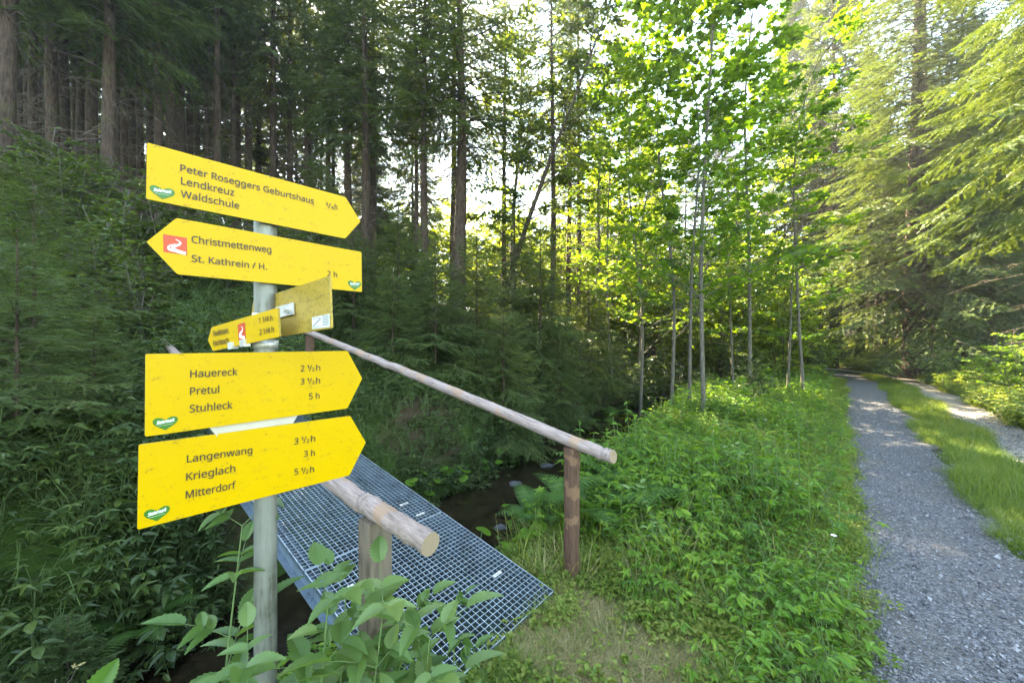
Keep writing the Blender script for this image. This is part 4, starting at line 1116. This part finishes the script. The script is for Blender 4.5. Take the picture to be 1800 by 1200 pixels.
# ------------------------------------------------------------------ herbs
def herb_plant(kind, seed):
    g = np.random.default_rng(seed); mb = MB()
    def leaf(tm, p, d, s, n=None, W=None, tint=None, m=0):
        p = np.atleast_2d(p); d = np.atleast_2d(d)
        nn = upn(len(p), .3) if n is None else n
        scatter(mb, tm, p, d, nn, s, m, np.clip(g.normal(.5, .2, len(p)), 0, 1) if tint is None else tint, W=W)
    if kind == 'tri':                                     # three-part leaves on thin stalks (ground elder)
        for _ in range(g.integers(7, 11)):
            a = g.uniform(0, 6.28); h = g.uniform(.10, .34); r = g.uniform(.05, .2)
            top = np.array([math.cos(a) * r, math.sin(a) * r, h])
            tube(mb, [(0, 0, 0), top * np.array([.35, .35, .6]), top], [.003, .0022, .0016], 3, 1, False)
            for k_ in (-1.25, 0, 1.25):
                aa = a + k_; d = np.array([math.cos(aa), math.sin(aa), -.18]); s = g.uniform(.042, .07)
                leaf(SERRN if g.random() < .5 else LEAF, top + d * .012, d, s)
                if g.random() < .6: leaf(LEAF, top + d * .012, np.array([math.cos(aa + .7), math.sin(aa + .7), -.2]), s * .7)
    elif kind == 'nettle':                                # upright stem with opposite leaves
        for _ in range(g.integers(1, 4)):
            b = np.array([g.normal(0, .05), g.normal(0, .05), 0]); h = g.uniform(.28, .6); top = b + np.array([g.normal(0, .05), g.normal(0, .05), h])
            tube(mb, [b, (b + top) / 2 + g.normal(0, .01, 3), top], [.0035, .003, .0015], 3, 1, False)
            nn_ = int(h / .055); a = g.uniform(0, 6)
            for i_ in range(2, nn_ + 1):
                f = i_ / nn_; a += 1.57; p = b + (top - b) * f
                for sg in (0, math.pi):
                    leaf(SERRN, p, np.array([math.cos(a + sg), math.sin(a + sg), g.uniform(-.5, .15)]), g.uniform(.045, .075) * (1.15 - .5 * f))
    elif kind == 'star':                                  # deeply cut leaves
        for _ in range(g.integers(7, 12)):
            a = g.uniform(0, 6.28); h = g.uniform(.06, .30); r = g.uniform(.04, .20)
            top = np.array([math.cos(a) * r, math.sin(a) * r, h])
            tube(mb, [(0, 0, 0), top * np.array([.3, .3, .6]), top], [.0025, .002, .0012], 3, 1, False)
            leaf(STAR, top, np.array([math.cos(a), math.sin(a), -.15]), g.uniform(.07, .12))
    elif kind == 'low':                                   # clover and small round leaves
        n_ = g.integers(16, 26); a = g.uniform(0, 6.28, n_); r = g.uniform(0, .16, n_)
        p = np.column_stack([np.cos(a) * r, np.sin(a) * r, g.uniform(.02, .10, n_)])
        for k_ in (-2.1, 0, 2.1):
            leaf(LEAFW, p, np.column_stack([np.cos(a + k_), np.sin(a + k_), g.normal(-.05, .2, n_)]), g.uniform(.018, .034, n_))
    elif kind == 'tuft':
        n_ = g.integers(14, 24); a = g.uniform(0, 6.28, n_)
        el = g.uniform(.8, 1.45, n_); d = np.column_stack([np.cos(a) * np.cos(el), np.sin(a) * np.cos(el), np.sin(el)])
        p = np.column_stack([g.normal(0, .03, n_), g.normal(0, .03, n_), np.zeros(n_)])
        nn = np.column_stack([-np.cos(a) * np.sin(el), -np.sin(a) * np.sin(el), np.cos(el)])
        leaf(BLADE, p, d, g.uniform(.10, .26, n_), n=nn, W=g.uniform(.09, .16, n_))
    elif kind == 'short':
        n_ = g.integers(20, 30); a = g.uniform(0, 6.28, n_); el = g.uniform(.3, 1.3, n_)
        d = np.column_stack([np.cos(a) * np.cos(el), np.sin(a) * np.cos(el), np.sin(el)])
        p = np.column_stack([g.normal(0, .05, n_), g.normal(0, .05, n_), np.zeros(n_)])
        nn = np.column_stack([-np.cos(a) * np.sin(el), -np.sin(a) * np.sin(el), np.cos(el)])
        leaf(BLADE, p, d, g.uniform(.035, .11, n_), n=nn, W=g.uniform(.07, .14, n_))
    return mb
HP = {k: [herb_plant(k, 100 + 7 * j + hash_) for j in range(4)] for hash_, k in enumerate(('tri', 'nettle', 'star', 'low', 'tuft', 'short'))}

def patch(x, y, f=1.0, s=0.0):
    return np.sin(x * 1.9 * f + 1.3 * np.sin(y * 1.1 * f + s)) + np.sin(y * 2.3 * f + 1.7 * np.sin(x * .9 * f + 2 * s)) + .6 * np.sin(x * 5.1 * f + y * 4.2 * f + s)
def sample(n, x0, x1, y0, y1, power=1.0):
    return rng.uniform(x0, x1, n), y0 + (y1 - y0) * rng.random(n) ** power

def fields(x, y):
    w, k_ = near(STREAM, STREAM_T, x, y); e, _ = near(EDGE, EDGE_T, x, y)
    return w, -e
def on_bridge(x, y, m=.03):
    z = (D0 - AN[0] * x - AN[1] * y) / AN[2]
    t = x * AL[0] + y * AL[1] + z * AL[2]; a = x * AC[0] + y * AC[1] + z * AC[2]
    return (t > .965 - m) & (t < 4.9) & (a > A0 - m) & (a < A1 + m)
def visible(x, y, m=1.5):
    return (np.abs(x) < y * 1.385 + m + .4) & (y > .25)

def plant_mass(name, label, cat, kinds, mats, n, area, keep, smin, smax, power=1.0, tshift=0.0):
    mb = MB()
    if area[0] == 'edge':
        ii = np.where((EDGE[:, 1] > area[1]) & (EDGE[:, 1] < area[2]))[0]; L0, L1 = ii[0], ii[-1] - 1
        arc = np.concatenate([[0], np.cumsum(np.linalg.norm(np.diff(EDGE[L0:L1 + 2], axis=0), axis=1))]); q_ = arc[-1] * rng.random(n) ** power
        j_ = np.clip(np.searchsorted(arc, q_) - 1, 0, L1 - L0); f_ = ((q_ - arc[j_]) / np.maximum(arc[j_ + 1] - arc[j_], 1e-6))[:, None]; j_ = j_ + L0
        p_ = EDGE[j_] * (1 - f_) + EDGE[j_ + 1] * f_ + EDGE_N[j_] * rng.uniform(area[3], area[4], n)[:, None]; x, y = p_[:, 0], p_[:, 1]
    else: x, y = sample(n, *area, power=power)
    w, e = fields(x, y)
    ok = keep(x, y, w, e) & visible(x, y) & ~on_bridge(x, y)
    x, y = x[ok], y[ok]; z = ground(x, y)
    kk = rng.integers(0, len(kinds), len(x)); vv = rng.integers(0, 4, len(x))
    for i_, k_ in enumerate(kinds):
        for v in range(4):
            m_ = (kk == i_) & (vv == v)
            if m_.any():
                scatter_mb(mb, HP[k_][v], np.column_stack([x[m_], y[m_], z[m_] - .005]), rng.uniform(0, 6.28, m_.sum()), rng.uniform(smin, smax, m_.sum()) * (1 + .16 * patch(x[m_], y[m_], .7, 3)), rng.normal(tshift, .17, m_.sum()) + .11 * patch(x[m_], y[m_], 1.3, i_ + 5))
    o = mb.build(name, [M[q_] for q_ in mats])
    return tag(o, label, cat, kind="stuff")

plant_mass("grass", "long grass stalks standing among the herbs of the bank", "grass", ('tuft',), ['grass', 'stem'], 1800, (-.2, 14, 2.4, 14), lambda x, y, w, e: (e < -.3) & (w < -.95), 1.6, 2.6, 1.4, .1)
plant_mass("dry_grass", "withered stalks standing among the herbs of the bank", "grass", ('tuft',), ['dry', 'stem'], 420, (-.2, 14, 2.4, 12), lambda x, y, w, e: (e < -.3) & (w < -.95), 1.5, 2.4, 1.4)
bank = lambda x, y, w, e: (e < -.12) & (w < -1.0)
plant_mass("ground_cover", "tall leafy herbs covering the bank between stream and gravel track", "herbs", ('tri', 'nettle', 'star', 'star', 'tuft', 'nettle'), ['herb', 'stem'], 15000, (-.2, 16, 2.2, 18), lambda x, y, w, e: bank(x, y, w, e) & (e < -.45 - .1 * np.sin(y * 3)) & ((y > 3.3) & (x > .25 + .25 * (y - 3)) | (x > .95) & (e < -.7) & (y > 2.5)) & (patch(x, y, .8) > -1.4), .8, 1.35, 1.5)
plant_mass("ground_cover", "low clover and cut leaved herbs along the near edge of the track", "herbs", ('low', 'star', 'low', 'tri'), ['herb', 'stem'], 9000, (-.4, 9, 1.1, 10), lambda x, y, w, e: (e < -.02 + .05 * np.sin(y * 9)) & (w < -1.0) & ((x > .75) | (y > 3.0)) & ~((np.hypot(x - .50, y - 1.72) < .55 + .14 * np.sin(np.arctan2(y - 1.72, x - .50) * 5))) , .6, 1.0, 1.6)
plant_mass("grass", "green grass between the footbridge and the gravel track", "grass", ('tuft', 'short', 'tuft'), ['grass', 'stem'], 9000, (-.4, 12, 1.0, 13), lambda x, y, w, e: (e < .10 + .10 * np.sin(y * 7) * np.sin(x * 5)) & (w < -.9) & (np.hypot(x - .50, y - 1.72) > .46), .6, 1.1, 1.8)
plant_mass("grass", "short green grass round the near end of the footbridge", "grass", ('short', 'short', 'low', 'tuft'), ['grass', 'stem'], 16000, (-.6, 4.2, .9, 5), lambda x, y, w, e: (e < .02 + .06 * np.sin(y * 7)) & (w < -.85) & ((np.hypot(x - .50, y - 1.72) > .44 + .1 * np.sin(np.arctan2(y - 1.72, x - .50) * 5)) | (rng.random(len(x)) < .25)), .6, 1.0, 1.3)
plant_mass("dry_grass", "trodden dry straw coloured grass at the near end of the bridge", "grass", ('short',), ['dry', 'stem'], 5500, (-.3, 1.3, 1.0, 2.4), lambda x, y, w, e: (np.hypot((x - .50) * .85, y - 1.72) < .55 + .12 * np.sin(np.arctan2(y - 1.72, x - .50) * 4)) & (e < -.02), .6, 1.0)
plant_mass("grass", "grass strip growing between the two wheel tracks", "grass", ('short', 'tuft', 'short', 'tuft'), ['grass', 'stem'], 19000, ('edge', -.4, 19.4, .9, 1.9), lambda x, y, w, e: (e > .98 + .12 * np.sin(x * 2.3) + .06 * np.sin(x * 9)) & (e < 1.78 + .1 * np.sin(y * 2.1)), .6, 1.05, 1.7, .12)
plant_mass("grass", "tall sunlit grass on the verge right of the track", "grass", ('tuft', 'tuft', 'low', 'tri'), ['grass', 'stem'], 17000, ('edge', -.4, 22, 2.4, 5.5), lambda x, y, w, e: (e > 2.5 + .12 * np.sin(x * 3)) & (e < 5.5), .9, 1.5, 1.4, .15)
plant_mass("grass", "short grass creeping onto the edges of the near wheel track", "grass", ('short', 'low', 'tuft'), ['grass', 'stem'], 9000, ('edge', .6, 16, -.35, .22), lambda x, y, w, e: (e < -.02 + .16 * rng.random(len(x)) ** 2.5 + .05 * np.sin(y * 6)), .5, .9, 1.8)
plant_mass("ground_cover", "sunlit herbs on the verge right of the track", "herbs", ('tri', 'nettle', 'star'), ['herb', 'stem'], 3200, (7, 28, 5, 24), lambda x, y, w, e: (e > 3.3) & (e < 9), 1.0, 1.7, 1.1, .15)
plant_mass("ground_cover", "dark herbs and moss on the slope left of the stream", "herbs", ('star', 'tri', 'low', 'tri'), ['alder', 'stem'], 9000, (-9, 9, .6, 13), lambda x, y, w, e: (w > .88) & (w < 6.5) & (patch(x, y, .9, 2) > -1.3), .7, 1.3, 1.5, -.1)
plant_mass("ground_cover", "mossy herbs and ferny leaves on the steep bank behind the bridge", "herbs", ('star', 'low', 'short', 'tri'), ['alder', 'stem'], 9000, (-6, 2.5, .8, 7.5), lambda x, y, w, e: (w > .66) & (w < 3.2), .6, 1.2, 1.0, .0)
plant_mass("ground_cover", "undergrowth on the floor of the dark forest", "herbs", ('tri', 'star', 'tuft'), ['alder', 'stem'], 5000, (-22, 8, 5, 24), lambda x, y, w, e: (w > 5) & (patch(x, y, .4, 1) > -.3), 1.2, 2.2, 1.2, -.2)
plant_mass("grass", "bright sunny meadow grass beyond the end of the track", "grass", ('tuft', 'tri'), ['grass', 'stem'], 6000, (10, 60, 22, 46), lambda x, y, w, e: ((e < -.2) | (e > 2.6)) & (w < -1.5), 2.0, 3.0, 1.1, .2)
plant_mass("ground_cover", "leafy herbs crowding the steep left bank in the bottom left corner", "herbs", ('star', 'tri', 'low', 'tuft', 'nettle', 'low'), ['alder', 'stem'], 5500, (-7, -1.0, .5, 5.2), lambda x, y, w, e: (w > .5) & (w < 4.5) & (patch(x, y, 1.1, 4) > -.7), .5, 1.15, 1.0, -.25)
plant_mass("ground_cover", "herbs on the wet bank beneath the bridge's near end", "herbs", ('star', 'tri', 'low'), ['herb', 'stem'], 3500, (-4, -.35, .35, 3.0), lambda x, y, w, e: (w < -.5) & (e < -.15) & (np.hypot(x + .25, y - 1.15) > .35), .7, 1.1)

# fallen leaves and bits of twig
mb = MB(); x, y = sample(2600, -3, 11, 1.0, 12, 1.6); w, e = fields(x, y)
ok = visible(x, y) & (e > -.1) & (e < 2.6) & (rng.random(len(x)) < np.where((e > .15) & (e < .8), .25, .8)); x, y = x[ok], y[ok]; nl_ = len(x)
scatter(mb, LEAF, np.column_stack([x, y, np.full(nl_, .024)]), rdirs(nl_, 0, .4), upn(nl_, .35), rng.uniform(.012, .034, nl_), 0)
tag(mb.build("fallen_leaves", M['litter']), "small withered leaves lying on the wheel tracks", "leaf litter", kind="stuff")

# single stones of the gravel where they can be told apart
mb = MB(); ico = np.array([(1, 0, 0), (-1, 0, 0), (0, 1, 0), (0, -1, 0), (0, 0, .7), (0, 0, -.7)], float)
icf = np.array([(0, 2, 4), (2, 1, 4), (1, 3, 4), (3, 0, 4), (2, 0, 5), (1, 2, 5), (3, 1, 5), (0, 3, 5)])
x, y = sample(90000, .4, 11, .8, 10, 1.8); w, e = fields(x, y); ok = (((e > -.06) & (e < 1.12)) | ((e > 1.68) & (e < 2.62))) & visible(x, y)
x, y = x[ok], y[ok]
scatter(mb, (ico, [icf]), np.column_stack([x, y, np.full(len(x), .012)]), rdirs(len(x)), upn(len(x), .8), rng.gamma(3, .0017, len(x)) + .003, 0, np.clip(rng.normal(.5, .28, len(x)), 0, 1))
tag(mb.build("gravel_stones", M['stone']), "loose small stones strewn over the wheel tracks", "gravel", kind="stuff")
# stones in the stream, each a thing
for i_, (px, d, s) in enumerate(((925, 4.7, .13), (905, 5.6, .10), (960, 6.4, .12), (880, 4.3, .08), (1120, 12, .22), (1165, 13.5, .25))):
    g = np.random.default_rng(300 + i_); th = np.linspace(0, np.pi, 9); ph = np.linspace(0, 2 * np.pi, 14, endpoint=False)
    TH, PH = np.meshgrid(th, ph, indexing='ij'); rr_ = 1 + .18 * np.sin(3 * PH + i_) * np.sin(TH) + .12 * g.normal(0, 1, TH.shape) * np.sin(TH)
    V = np.stack([rr_ * np.sin(TH) * np.cos(PH) * s, rr_ * np.sin(TH) * np.sin(PH) * s * .8, np.cos(TH) * s * .5], 2).reshape(-1, 3)
    a_ = np.arange(8)[:, None] * 14; b_ = np.arange(14)[None]; q = np.stack([a_ + b_, a_ + 14 + b_, a_ + 14 + (b_ + 1) % 14, a_ + (b_ + 1) % 14], 2).reshape(-1, 4)
    m = MB(); m.add(V, [q], 0, .06, True)
    x = (px - 900) / 650 * d; k_ = near(STREAM, STREAM_T, np.array([x]), np.array([d]))[1][0]
    o = m.build("stone", M['stone'], None, (x, d, STREAM_Z[k_] - s * .1)); tag(o, "dark wet stone lying in the shallow stream", "stone", "stones in the stream")

# ------------------------------------------------------------------ ferns, single big plants near the camera
def fern_mesh(seed, n=9, L=.75):
    g = np.random.default_rng(seed); mb = MB()
    for i_ in range(n):
        a = 6.28 * i_ / n + g.normal(0, .2); l = L * g.uniform(.75, 1.1); t = np.linspace(0, 1, 26)
        el = g.uniform(.9, 1.2); r = l * (t * math.cos(el) + .35 * t * t); z = l * (math.sin(el) * t - .45 * t ** 2.4)
        p = np.column_stack([np.cos(a) * r, np.sin(a) * r, z]); tube(mb, p[::3], np.linspace(.004, .001, len(p[::3])), 3, 1, False)
        tg = nrm(np.gradient(p, axis=0)); sd = nrm(np.cross(tg, [0, 0, 1.])); up = np.cross(sd, tg)
        for sg in (1, -1):
            k_ = slice(4, 26); w = .24 * l * np.sin(np.pi * (t[k_] * .93 + .04) ** .75) ** .9
            d = nrm(sd[k_] * sg + tg[k_] * .35 - np.array([0, 0, .12]))
            scatter(mb, PINNA, p[k_], d, up[k_] + g.normal(0, .1, (22, 3)), w, 0, np.clip(g.normal(.5, .15, 22), 0, 1))
    return mb.mesh("fronds", [M['fern'], M['stem']])
pv = []; pf = []
for i_ in range(9):
    x0_ = i_ / 9; ww = .15 * (1 - x0_ * .8)
    for sg in (1, -1):
        b = len(pv); pv += [(x0_, 0, 0), (x0_ + .10, 0, 0), (x0_ + .10, sg * ww, .01), (x0_ + .03, sg * ww * .8, .01)]; pf.append((b, b + 1, b + 2, b + 3) if sg > 0 else (b + 3, b + 2, b + 1, b))
PINNA = (np.array(pv, float), [np.array(pf)])
FERN = [fern_mesh(61), fern_mesh(62, 8, .9)]
for px, d, k_, s, lab in ((1040, 3.3, 1, 1.0, "large fern standing upright behind the end of the long handrail"), (1095, 3.9, 1, 1.1, "fern right behind the handrail end, beside the stream"), (955, 3.3, 0, .75, "fern hanging over the water left of the dark post"),
                          (1120, 12.0, 0, 1.1, "sunlit fern clump on the far bank up the stream"), (1085, 10.8, 1, .9, "fern clump left of the sunlit one up the stream"), (250, 2.6, 0, .7, "dark fern on the left bank below the lowest sign"), (120, 3.0, 1, .7, "fern on the left bank in front of the saplings"), (330, 3.3, 1, .75, "fern on the left bank near the far side of the bridge"), (70, 1.9, 0, .6, "fern at the bottom left beside the withered weed"), (1000, 4.0, 0, .6, "small fern between the long handrail and the stream"), (1060, 9.6, 0, .8, "fern at the water in front of the far spruces")):
    x, y, z = at(px, d); t = empty("fern", (x, y, z), random.uniform(0, 6)); t.scale = (s,) * 3; tag(t, lab, "fern", "ferns along the stream"); link("fronds", FERN[k_], t)

def compound(mb, p, d, s, n=5, tm=None, mat=0, g=None, spread=1.0, tint=None):
    """pinnate leaf: n leaflets on a stalk along d"""
    d = nrm(d); up = np.array([0, 0, 1.]); sd = nrm(np.cross(d, up)); pairs = (n - 1) // 2
    line = np.array([p + d * s * t + np.array([0, 0, -.14]) * s * t * t for t in np.linspace(0, 1, 6)])
    tube(mb, line, np.linspace(.0022, .0012, 6) * (s / .2), 4, 1, False)
    P = [line[-1]]; D = [d + np.array([0, 0, -.3])]; S = [s * .72]
    for k_ in range(pairs):
        f = .45 + .5 * k_ / max(1, pairs); q_ = line[int(f * 5)]
        for sg in (1, -1): P.append(q_); D.append(nrm(d * .55 + sd * sg * spread + np.array([0, 0, g.normal(-.12, .12)]))); S.append(s * g.uniform(.52, .66))
    P = np.array(P); nn = nrm(np.column_stack([g.normal(0, .22, len(P)), g.normal(0, .22, len(P)), np.ones(len(P))]))
    scatter(mb, tm or SERR, P, np.array(D), nn, np.array(S), mat, np.clip(g.normal(.5, .18, len(P)), 0, 1) if tint is None else tint)

def big_plant(seed, H, nodes, leaf, n=5, tm=None, lean=(0, 0), start=.25, mat='pale', opp=True, grow=-.35):
    g = np.random.default_rng(seed); st = MB(); mb = MB()
    line = catmull([(0, 0, -.05), (lean[0] * .3 + g.normal(0, .01), lean[1] * .3, H * .45), (lean[0], lean[1], H)], 10)
    tube(st, line, np.linspace(.0055, .002, len(line)), 6, 0, True)
    a = g.uniform(0, 6.28)
    for i_ in range(nodes):
        f = start + (1 - start) * i_ / (nodes - 1); p = line[min(len(line) - 1, int(f * (len(line) - 1)))]
        a += 1.57 if opp else 2.4
        for sg in ((0, math.pi) if opp else (0,)):
            aa = a + sg + g.normal(0, .15)
            compound(mb, p, np.array([math.cos(aa), math.sin(aa), .55 + .4 * f]), leaf * g.uniform(.8, 1.1) * (1 + grow * f), n, tm, 0, g)
    return [st.mesh("stem", [M['stem']]), mb.mesh("leaves", [M[mat], M['stem']])]
PL = ("stem", "leaves")
def plant(meshes, px, d, s, rot, lab, cat="plant", group=None, name="leafy_plant", dz=0):
    x, y, z = at(px, d); return tree_thing(name, meshes, PL, (x, y, z + dz), rot, s, lab, cat, group)

G_NEAR = "tall leafy plants around the pole"
plant(big_plant(71, 1.0, 6, .24, 5, SERRN, (.05, .10), .35), 372, 1.13, 1.0, .35, "pale elder like plant with long pointed leaves left of the pole", group=G_NEAR)
plant(big_plant(72, .72, 7, .20, 5, SERR, (.03, .02), .25), 598, 1.24, 1.0, .9, "tall green plant with toothed leaves just right of the pole", group=G_NEAR)
plant(big_plant(73, .58, 7, .19, 5, SERR, (.06, -.02), .25), 690, 1.36, 1.0, .2, "leafy plant in front of the squared handrail post", group=G_NEAR)
plant(big_plant(74, .80, 6, .24, 3, SERR, (.02, -.05), .2), 545, 1.08, 1.0, 2.2, "broad leafed plant at the foot of the pole", group=G_NEAR)
plant(big_plant(75, .74, 6, .24, 3, SERR, (.05, -.03), .2), 640, 1.14, 1.0, 1.2, "broad leafed plant below the cut end of the near handrail", group=G_NEAR)
plant(big_plant(76, .62, 6, .24, 3, SERR, (.03, -.03), .2), 735, 1.22, 1.0, .5, "wide leafed low plant hiding the near corner of the bridge", group=G_NEAR)
plant(big_plant(77, .60, 5, .17, 5, SERRN, (.05, .0), .2), 800, 1.42, .85, 1.9, "small leafy plant standing before the end of the grating", group=G_NEAR)
plant(big_plant(78, .72, 5, .22, 3, SERR, (.0, -.02), .25), 430, 1.02, 1.0, 1.0, "leafy plant at the bottom edge left of the pole", group=G_NEAR)
plant(big_plant(83, .50, 5, .22, 3, SERR, (.02, .0), .2), 690, 1.0, 1.0, .3, "low broad leaves at the bottom edge of the picture below the bridge", group=G_NEAR)
plant(big_plant(84, .52, 5, .20, 3, SERR, (.02, .0), .2), 560, .98, 1.0, 2.3, "low broad leaves at the bottom edge right beside the pole", group=G_NEAR)
plant(big_plant(79, .80, 4, .20, 1, SERR, (.0, -.02), .5, 'herb', False), 95, .86, 1.0, .4, "single large upright leaf in the bottom left corner", group=G_NEAR)
# big compound plants standing above the herb bank
G_BANK = "taller plants on the herb bank"
for i_, (px, d, s, lab) in enumerate(((1310, 6.6, 1.0, "tall elder like plant rising above the herbs near the track"), (1195, 6.2, .9, "broad leafed plant at the foot of the maple stems"), (1165, 4.4, .75, "leafy plant right of the handrail end"), (1105, 3.3, .6, "bright leafed plant beside the dark post"),
                                      (1260, 4.4, .7, "nettle like plant in the middle of the herb bank"), (1370, 5.6, .75, "leafy plant above the edge of the track"), (1420, 7.6, .85, "plant with pale leaves beside the left track"), (1090, 2.75, .5, "low plant with pointed leaves right of the dark post"), (1340, 9.0, 1.0, "tall plant further up the herb bank"))):
    plant(big_plant(90 + i_, .95, 7, .24, 5, (SERR, SERRN)[i_ % 2], (rng.normal(0, .06), rng.normal(0, .06)), .3, 'herb'), px, d, s, random.uniform(0, 6), lab, group=G_BANK)

G_MIX = "leafy plants growing among the herbs of the bank"
MIXP = [big_plant(120 + j_, (.7, .5, .85, .6)[j_], 6, (.16, .20, .13, .24)[j_], (5, 3, 7, 5)[j_], (SERRN, SERR, LEAFN, SERR)[j_], (.05, .03), .25, ('herb', 'pale', 'herb', 'broad')[j_], j_ != 2) for j_ in range(4)]
for i_, (px, d) in enumerate(((1060, 2.9), (1130, 3.0), (1185, 3.4), (1230, 3.9), (1085, 3.5), (1290, 4.1), (1340, 4.8), (1150, 5.2), (1210, 5.0), (1275, 5.6), (1330, 6.2), (1390, 6.5), (1240, 6.9), (1165, 6.9), (1290, 7.8), (1360, 8.0), (1410, 9.5), (1200, 8.8), (1100, 5.0), (1310, 3.4), (1240, 3.0), (1160, 2.6), (1380, 4.4), (1440, 9.0))):
    plant(MIXP[i_ % 4], px, d, random.uniform(.6, 1.0), random.uniform(0, 6), "leafy plant growing among the herbs of the bank", group=G_MIX)

# butterbur: round leaves on stalks by the water
def round_leaf_plant(seed, n, r, mat='herb'):
    g = np.random.default_rng(seed); st = MB(); mb = MB(); th = np.linspace(-2.75, 2.75, 15)
    rv = [(.0, 0, .0)] + [(.42 + .58 * math.cos(a) * (1 - .03 * (i_ % 2)) - .02, .60 * math.sin(a), -.06 + .05 * math.cos(2 * a)) for i_, a in enumerate(th)]
    T_ = (np.array(rv), [np.array([(0, i_, i_ + 1) for i_ in range(1, 15)])])
    for i_ in range(n):
        a = g.uniform(0, 6.28); rr_ = g.uniform(.06, .30); h = g.uniform(.12, .38); top = np.array([math.cos(a) * rr_, math.sin(a) * rr_, h])
        tube(st, [(0, 0, -.03), top * np.array([.4, .4, .7]), top], [.004, .0035, .003], 5, 0, False)
        scatter(mb, T_, top[None], np.array([[math.cos(a), math.sin(a), -.25]]), nrm(np.array([[g.normal(0, .25), g.normal(0, .25) - .2, 1.]])), np.array([r * g.uniform(.7, 1.2)]), 0, np.array([g.uniform(.3, .7)]))
    return [st.mesh("stem", [M['stem']]), mb.mesh("leaves", [M[mat]])]
BUT = [round_leaf_plant(201, 9, .15), round_leaf_plant(202, 6, .13)]
def bank_spot(y_, w_):
    i_ = int(np.argmin(np.abs(STREAM[:, 1] - y_))); p = STREAM[i_] + sN[i_] * w_
    return float(p[0]), float(p[1]), gz(p[0], p[1])
for yy_, w_, k_, s, lab in ((3.7, .95, 0, .75, "round leaved plant on the bank right behind the grating"), (5.0, .86, 0, .9, "round leaved plant overhanging the dark water"), (5.7, .84, 1, 1.0, "round leaved plant at the water under the young spruces"), (4.4, .90, 1, .9, "low round leaved plant beside the stream near the bridge"),
                          (3.35, -1.05, 1, .9, "round leaved plant left of the dark handrail post"), (3.75, -1.2, 0, .7, "round leaved plant behind the dark post"), (7.0, .9, 0, 1.0, "round leaved plant on the far bank upstream"), (6.3, .85, 1, .9, "round leaved plant between two others on the far waterline")):
    tree_thing("butterbur_plant", BUT[k_], PL, bank_spot(yy_, w_), random.uniform(0, 6), s, lab, "plant", "round leaved plants by the water")

# dry weed with seed heads at the left edge
g = np.random.default_rng(9); st = MB(); hd = MB()
for i_ in range(7):
    a = g.uniform(0, 6.28); tip = np.array([math.cos(a) * g.uniform(.05, .22), math.sin(a) * g.uniform(.05, .2), g.uniform(.75, 1.1)])
    ln = catmull([(0, 0, -.1), tip * [.25, .25, .5] + g.normal(0, .015, 3), tip], 8); tube(st, ln, np.linspace(.006, .002, len(ln)), 5, 0, False)
    for s_ in range(9):
        f = g.uniform(.45, 1); p = ln[int(f * (len(ln) - 1))]; d = nrm(np.array([g.normal(), g.normal(), .6])); l = g.uniform(.05, .16); q_ = p + d * l
        tube(st, [p, (p + q_) / 2 + g.normal(0, .006, 3), q_], [.0022, .0018, .001], 3, 0, False)
        n_ = 7; scatter(hd, LEAFN, q_ + g.normal(0, .008, (n_, 3)), rdirs(n_, .3), upn(n_, .8), g.uniform(.012, .028, n_), 0, g.uniform(.3, 1, n_))
t = tree_thing("dry_weed", [st.mesh("stem", [M['dead']]), hd.mesh("seed_heads", [M['dry']])], ("stem", "seed_heads"), (*at(25, 1.35)[:2], at(25, 1.35)[2]), 0, .95, "withered brown weed with pale seed heads at the left edge", "plant")

# flowers
def flower(px, d, lab, mat, s=.016, h=.16):
    x, y, z = at(px, d); t = empty("flower", (x, y, z)); tag(t, lab, "flower", "small flowers in the grass")
    a = MB(); tube(a, [(0, 0, 0), (.01, .0, h * .6), (.005, -.005, h)], [.0015, .0012, .001], 4, 0, False); a.build("stem", M['stem'], t)
    b = MB(); n_ = 6; an = np.linspace(0, 6.28, n_, endpoint=False)
    scatter(b, LEAFW, np.tile([[.005, -.005, h]], (n_, 1)), np.column_stack([np.cos(an), np.sin(an), np.full(n_, .35)]), np.tile([[0, 0, 1.]], (n_, 1)), s, 0)
    b.build("petals", M[mat], t)
flower(1421, 2.2, "yellow buttercup in the grass near the track edge", 'flower', .015, .17)
flower(1450, 1.88, "yellow buttercup nearest to the bottom edge", 'flower', .015, .06)
flower(1352, 3.3, "yellow flower further up among the herbs", 'flower', .016, .30)
for px, d, lab in ((1170, 5.2, "white flower right of the long handrail's end"), (1345, 6.2, "white flower among the herbs below the tall plant"), (1255, 7.2, "white flower at the foot of the thickest maple"), (1400, 3.4, "white flower beside the left track"), (1463, 2.5, "tiny white flower at the very edge of the track")):
    flower(px, d, lab, 'flower_w', .02, .34)

# ------------------------------------------------------------------ added scattering volume: imitates veiling glare, lifts the darks
m, nt, out = new_mat("veil_volume")
pv_ = nt.nodes.new("ShaderNodeVolumePrincipled")
pv_.inputs["Color"].default_value = (.93, .95, 1.0, 1); pv_.inputs["Density"].default_value = .0011; pv_.inputs["Anisotropy"].default_value = .55
nt.links.new(pv_.outputs[0], out.inputs["Volume"])
hz = MB(); box(hz, (0, 20, 17), (900, 900, 60))
ho = hz.build("veil", m); tag(ho, kind="stuff", label="thin pale haze added to the air to lift the dark forest", cat="veil")
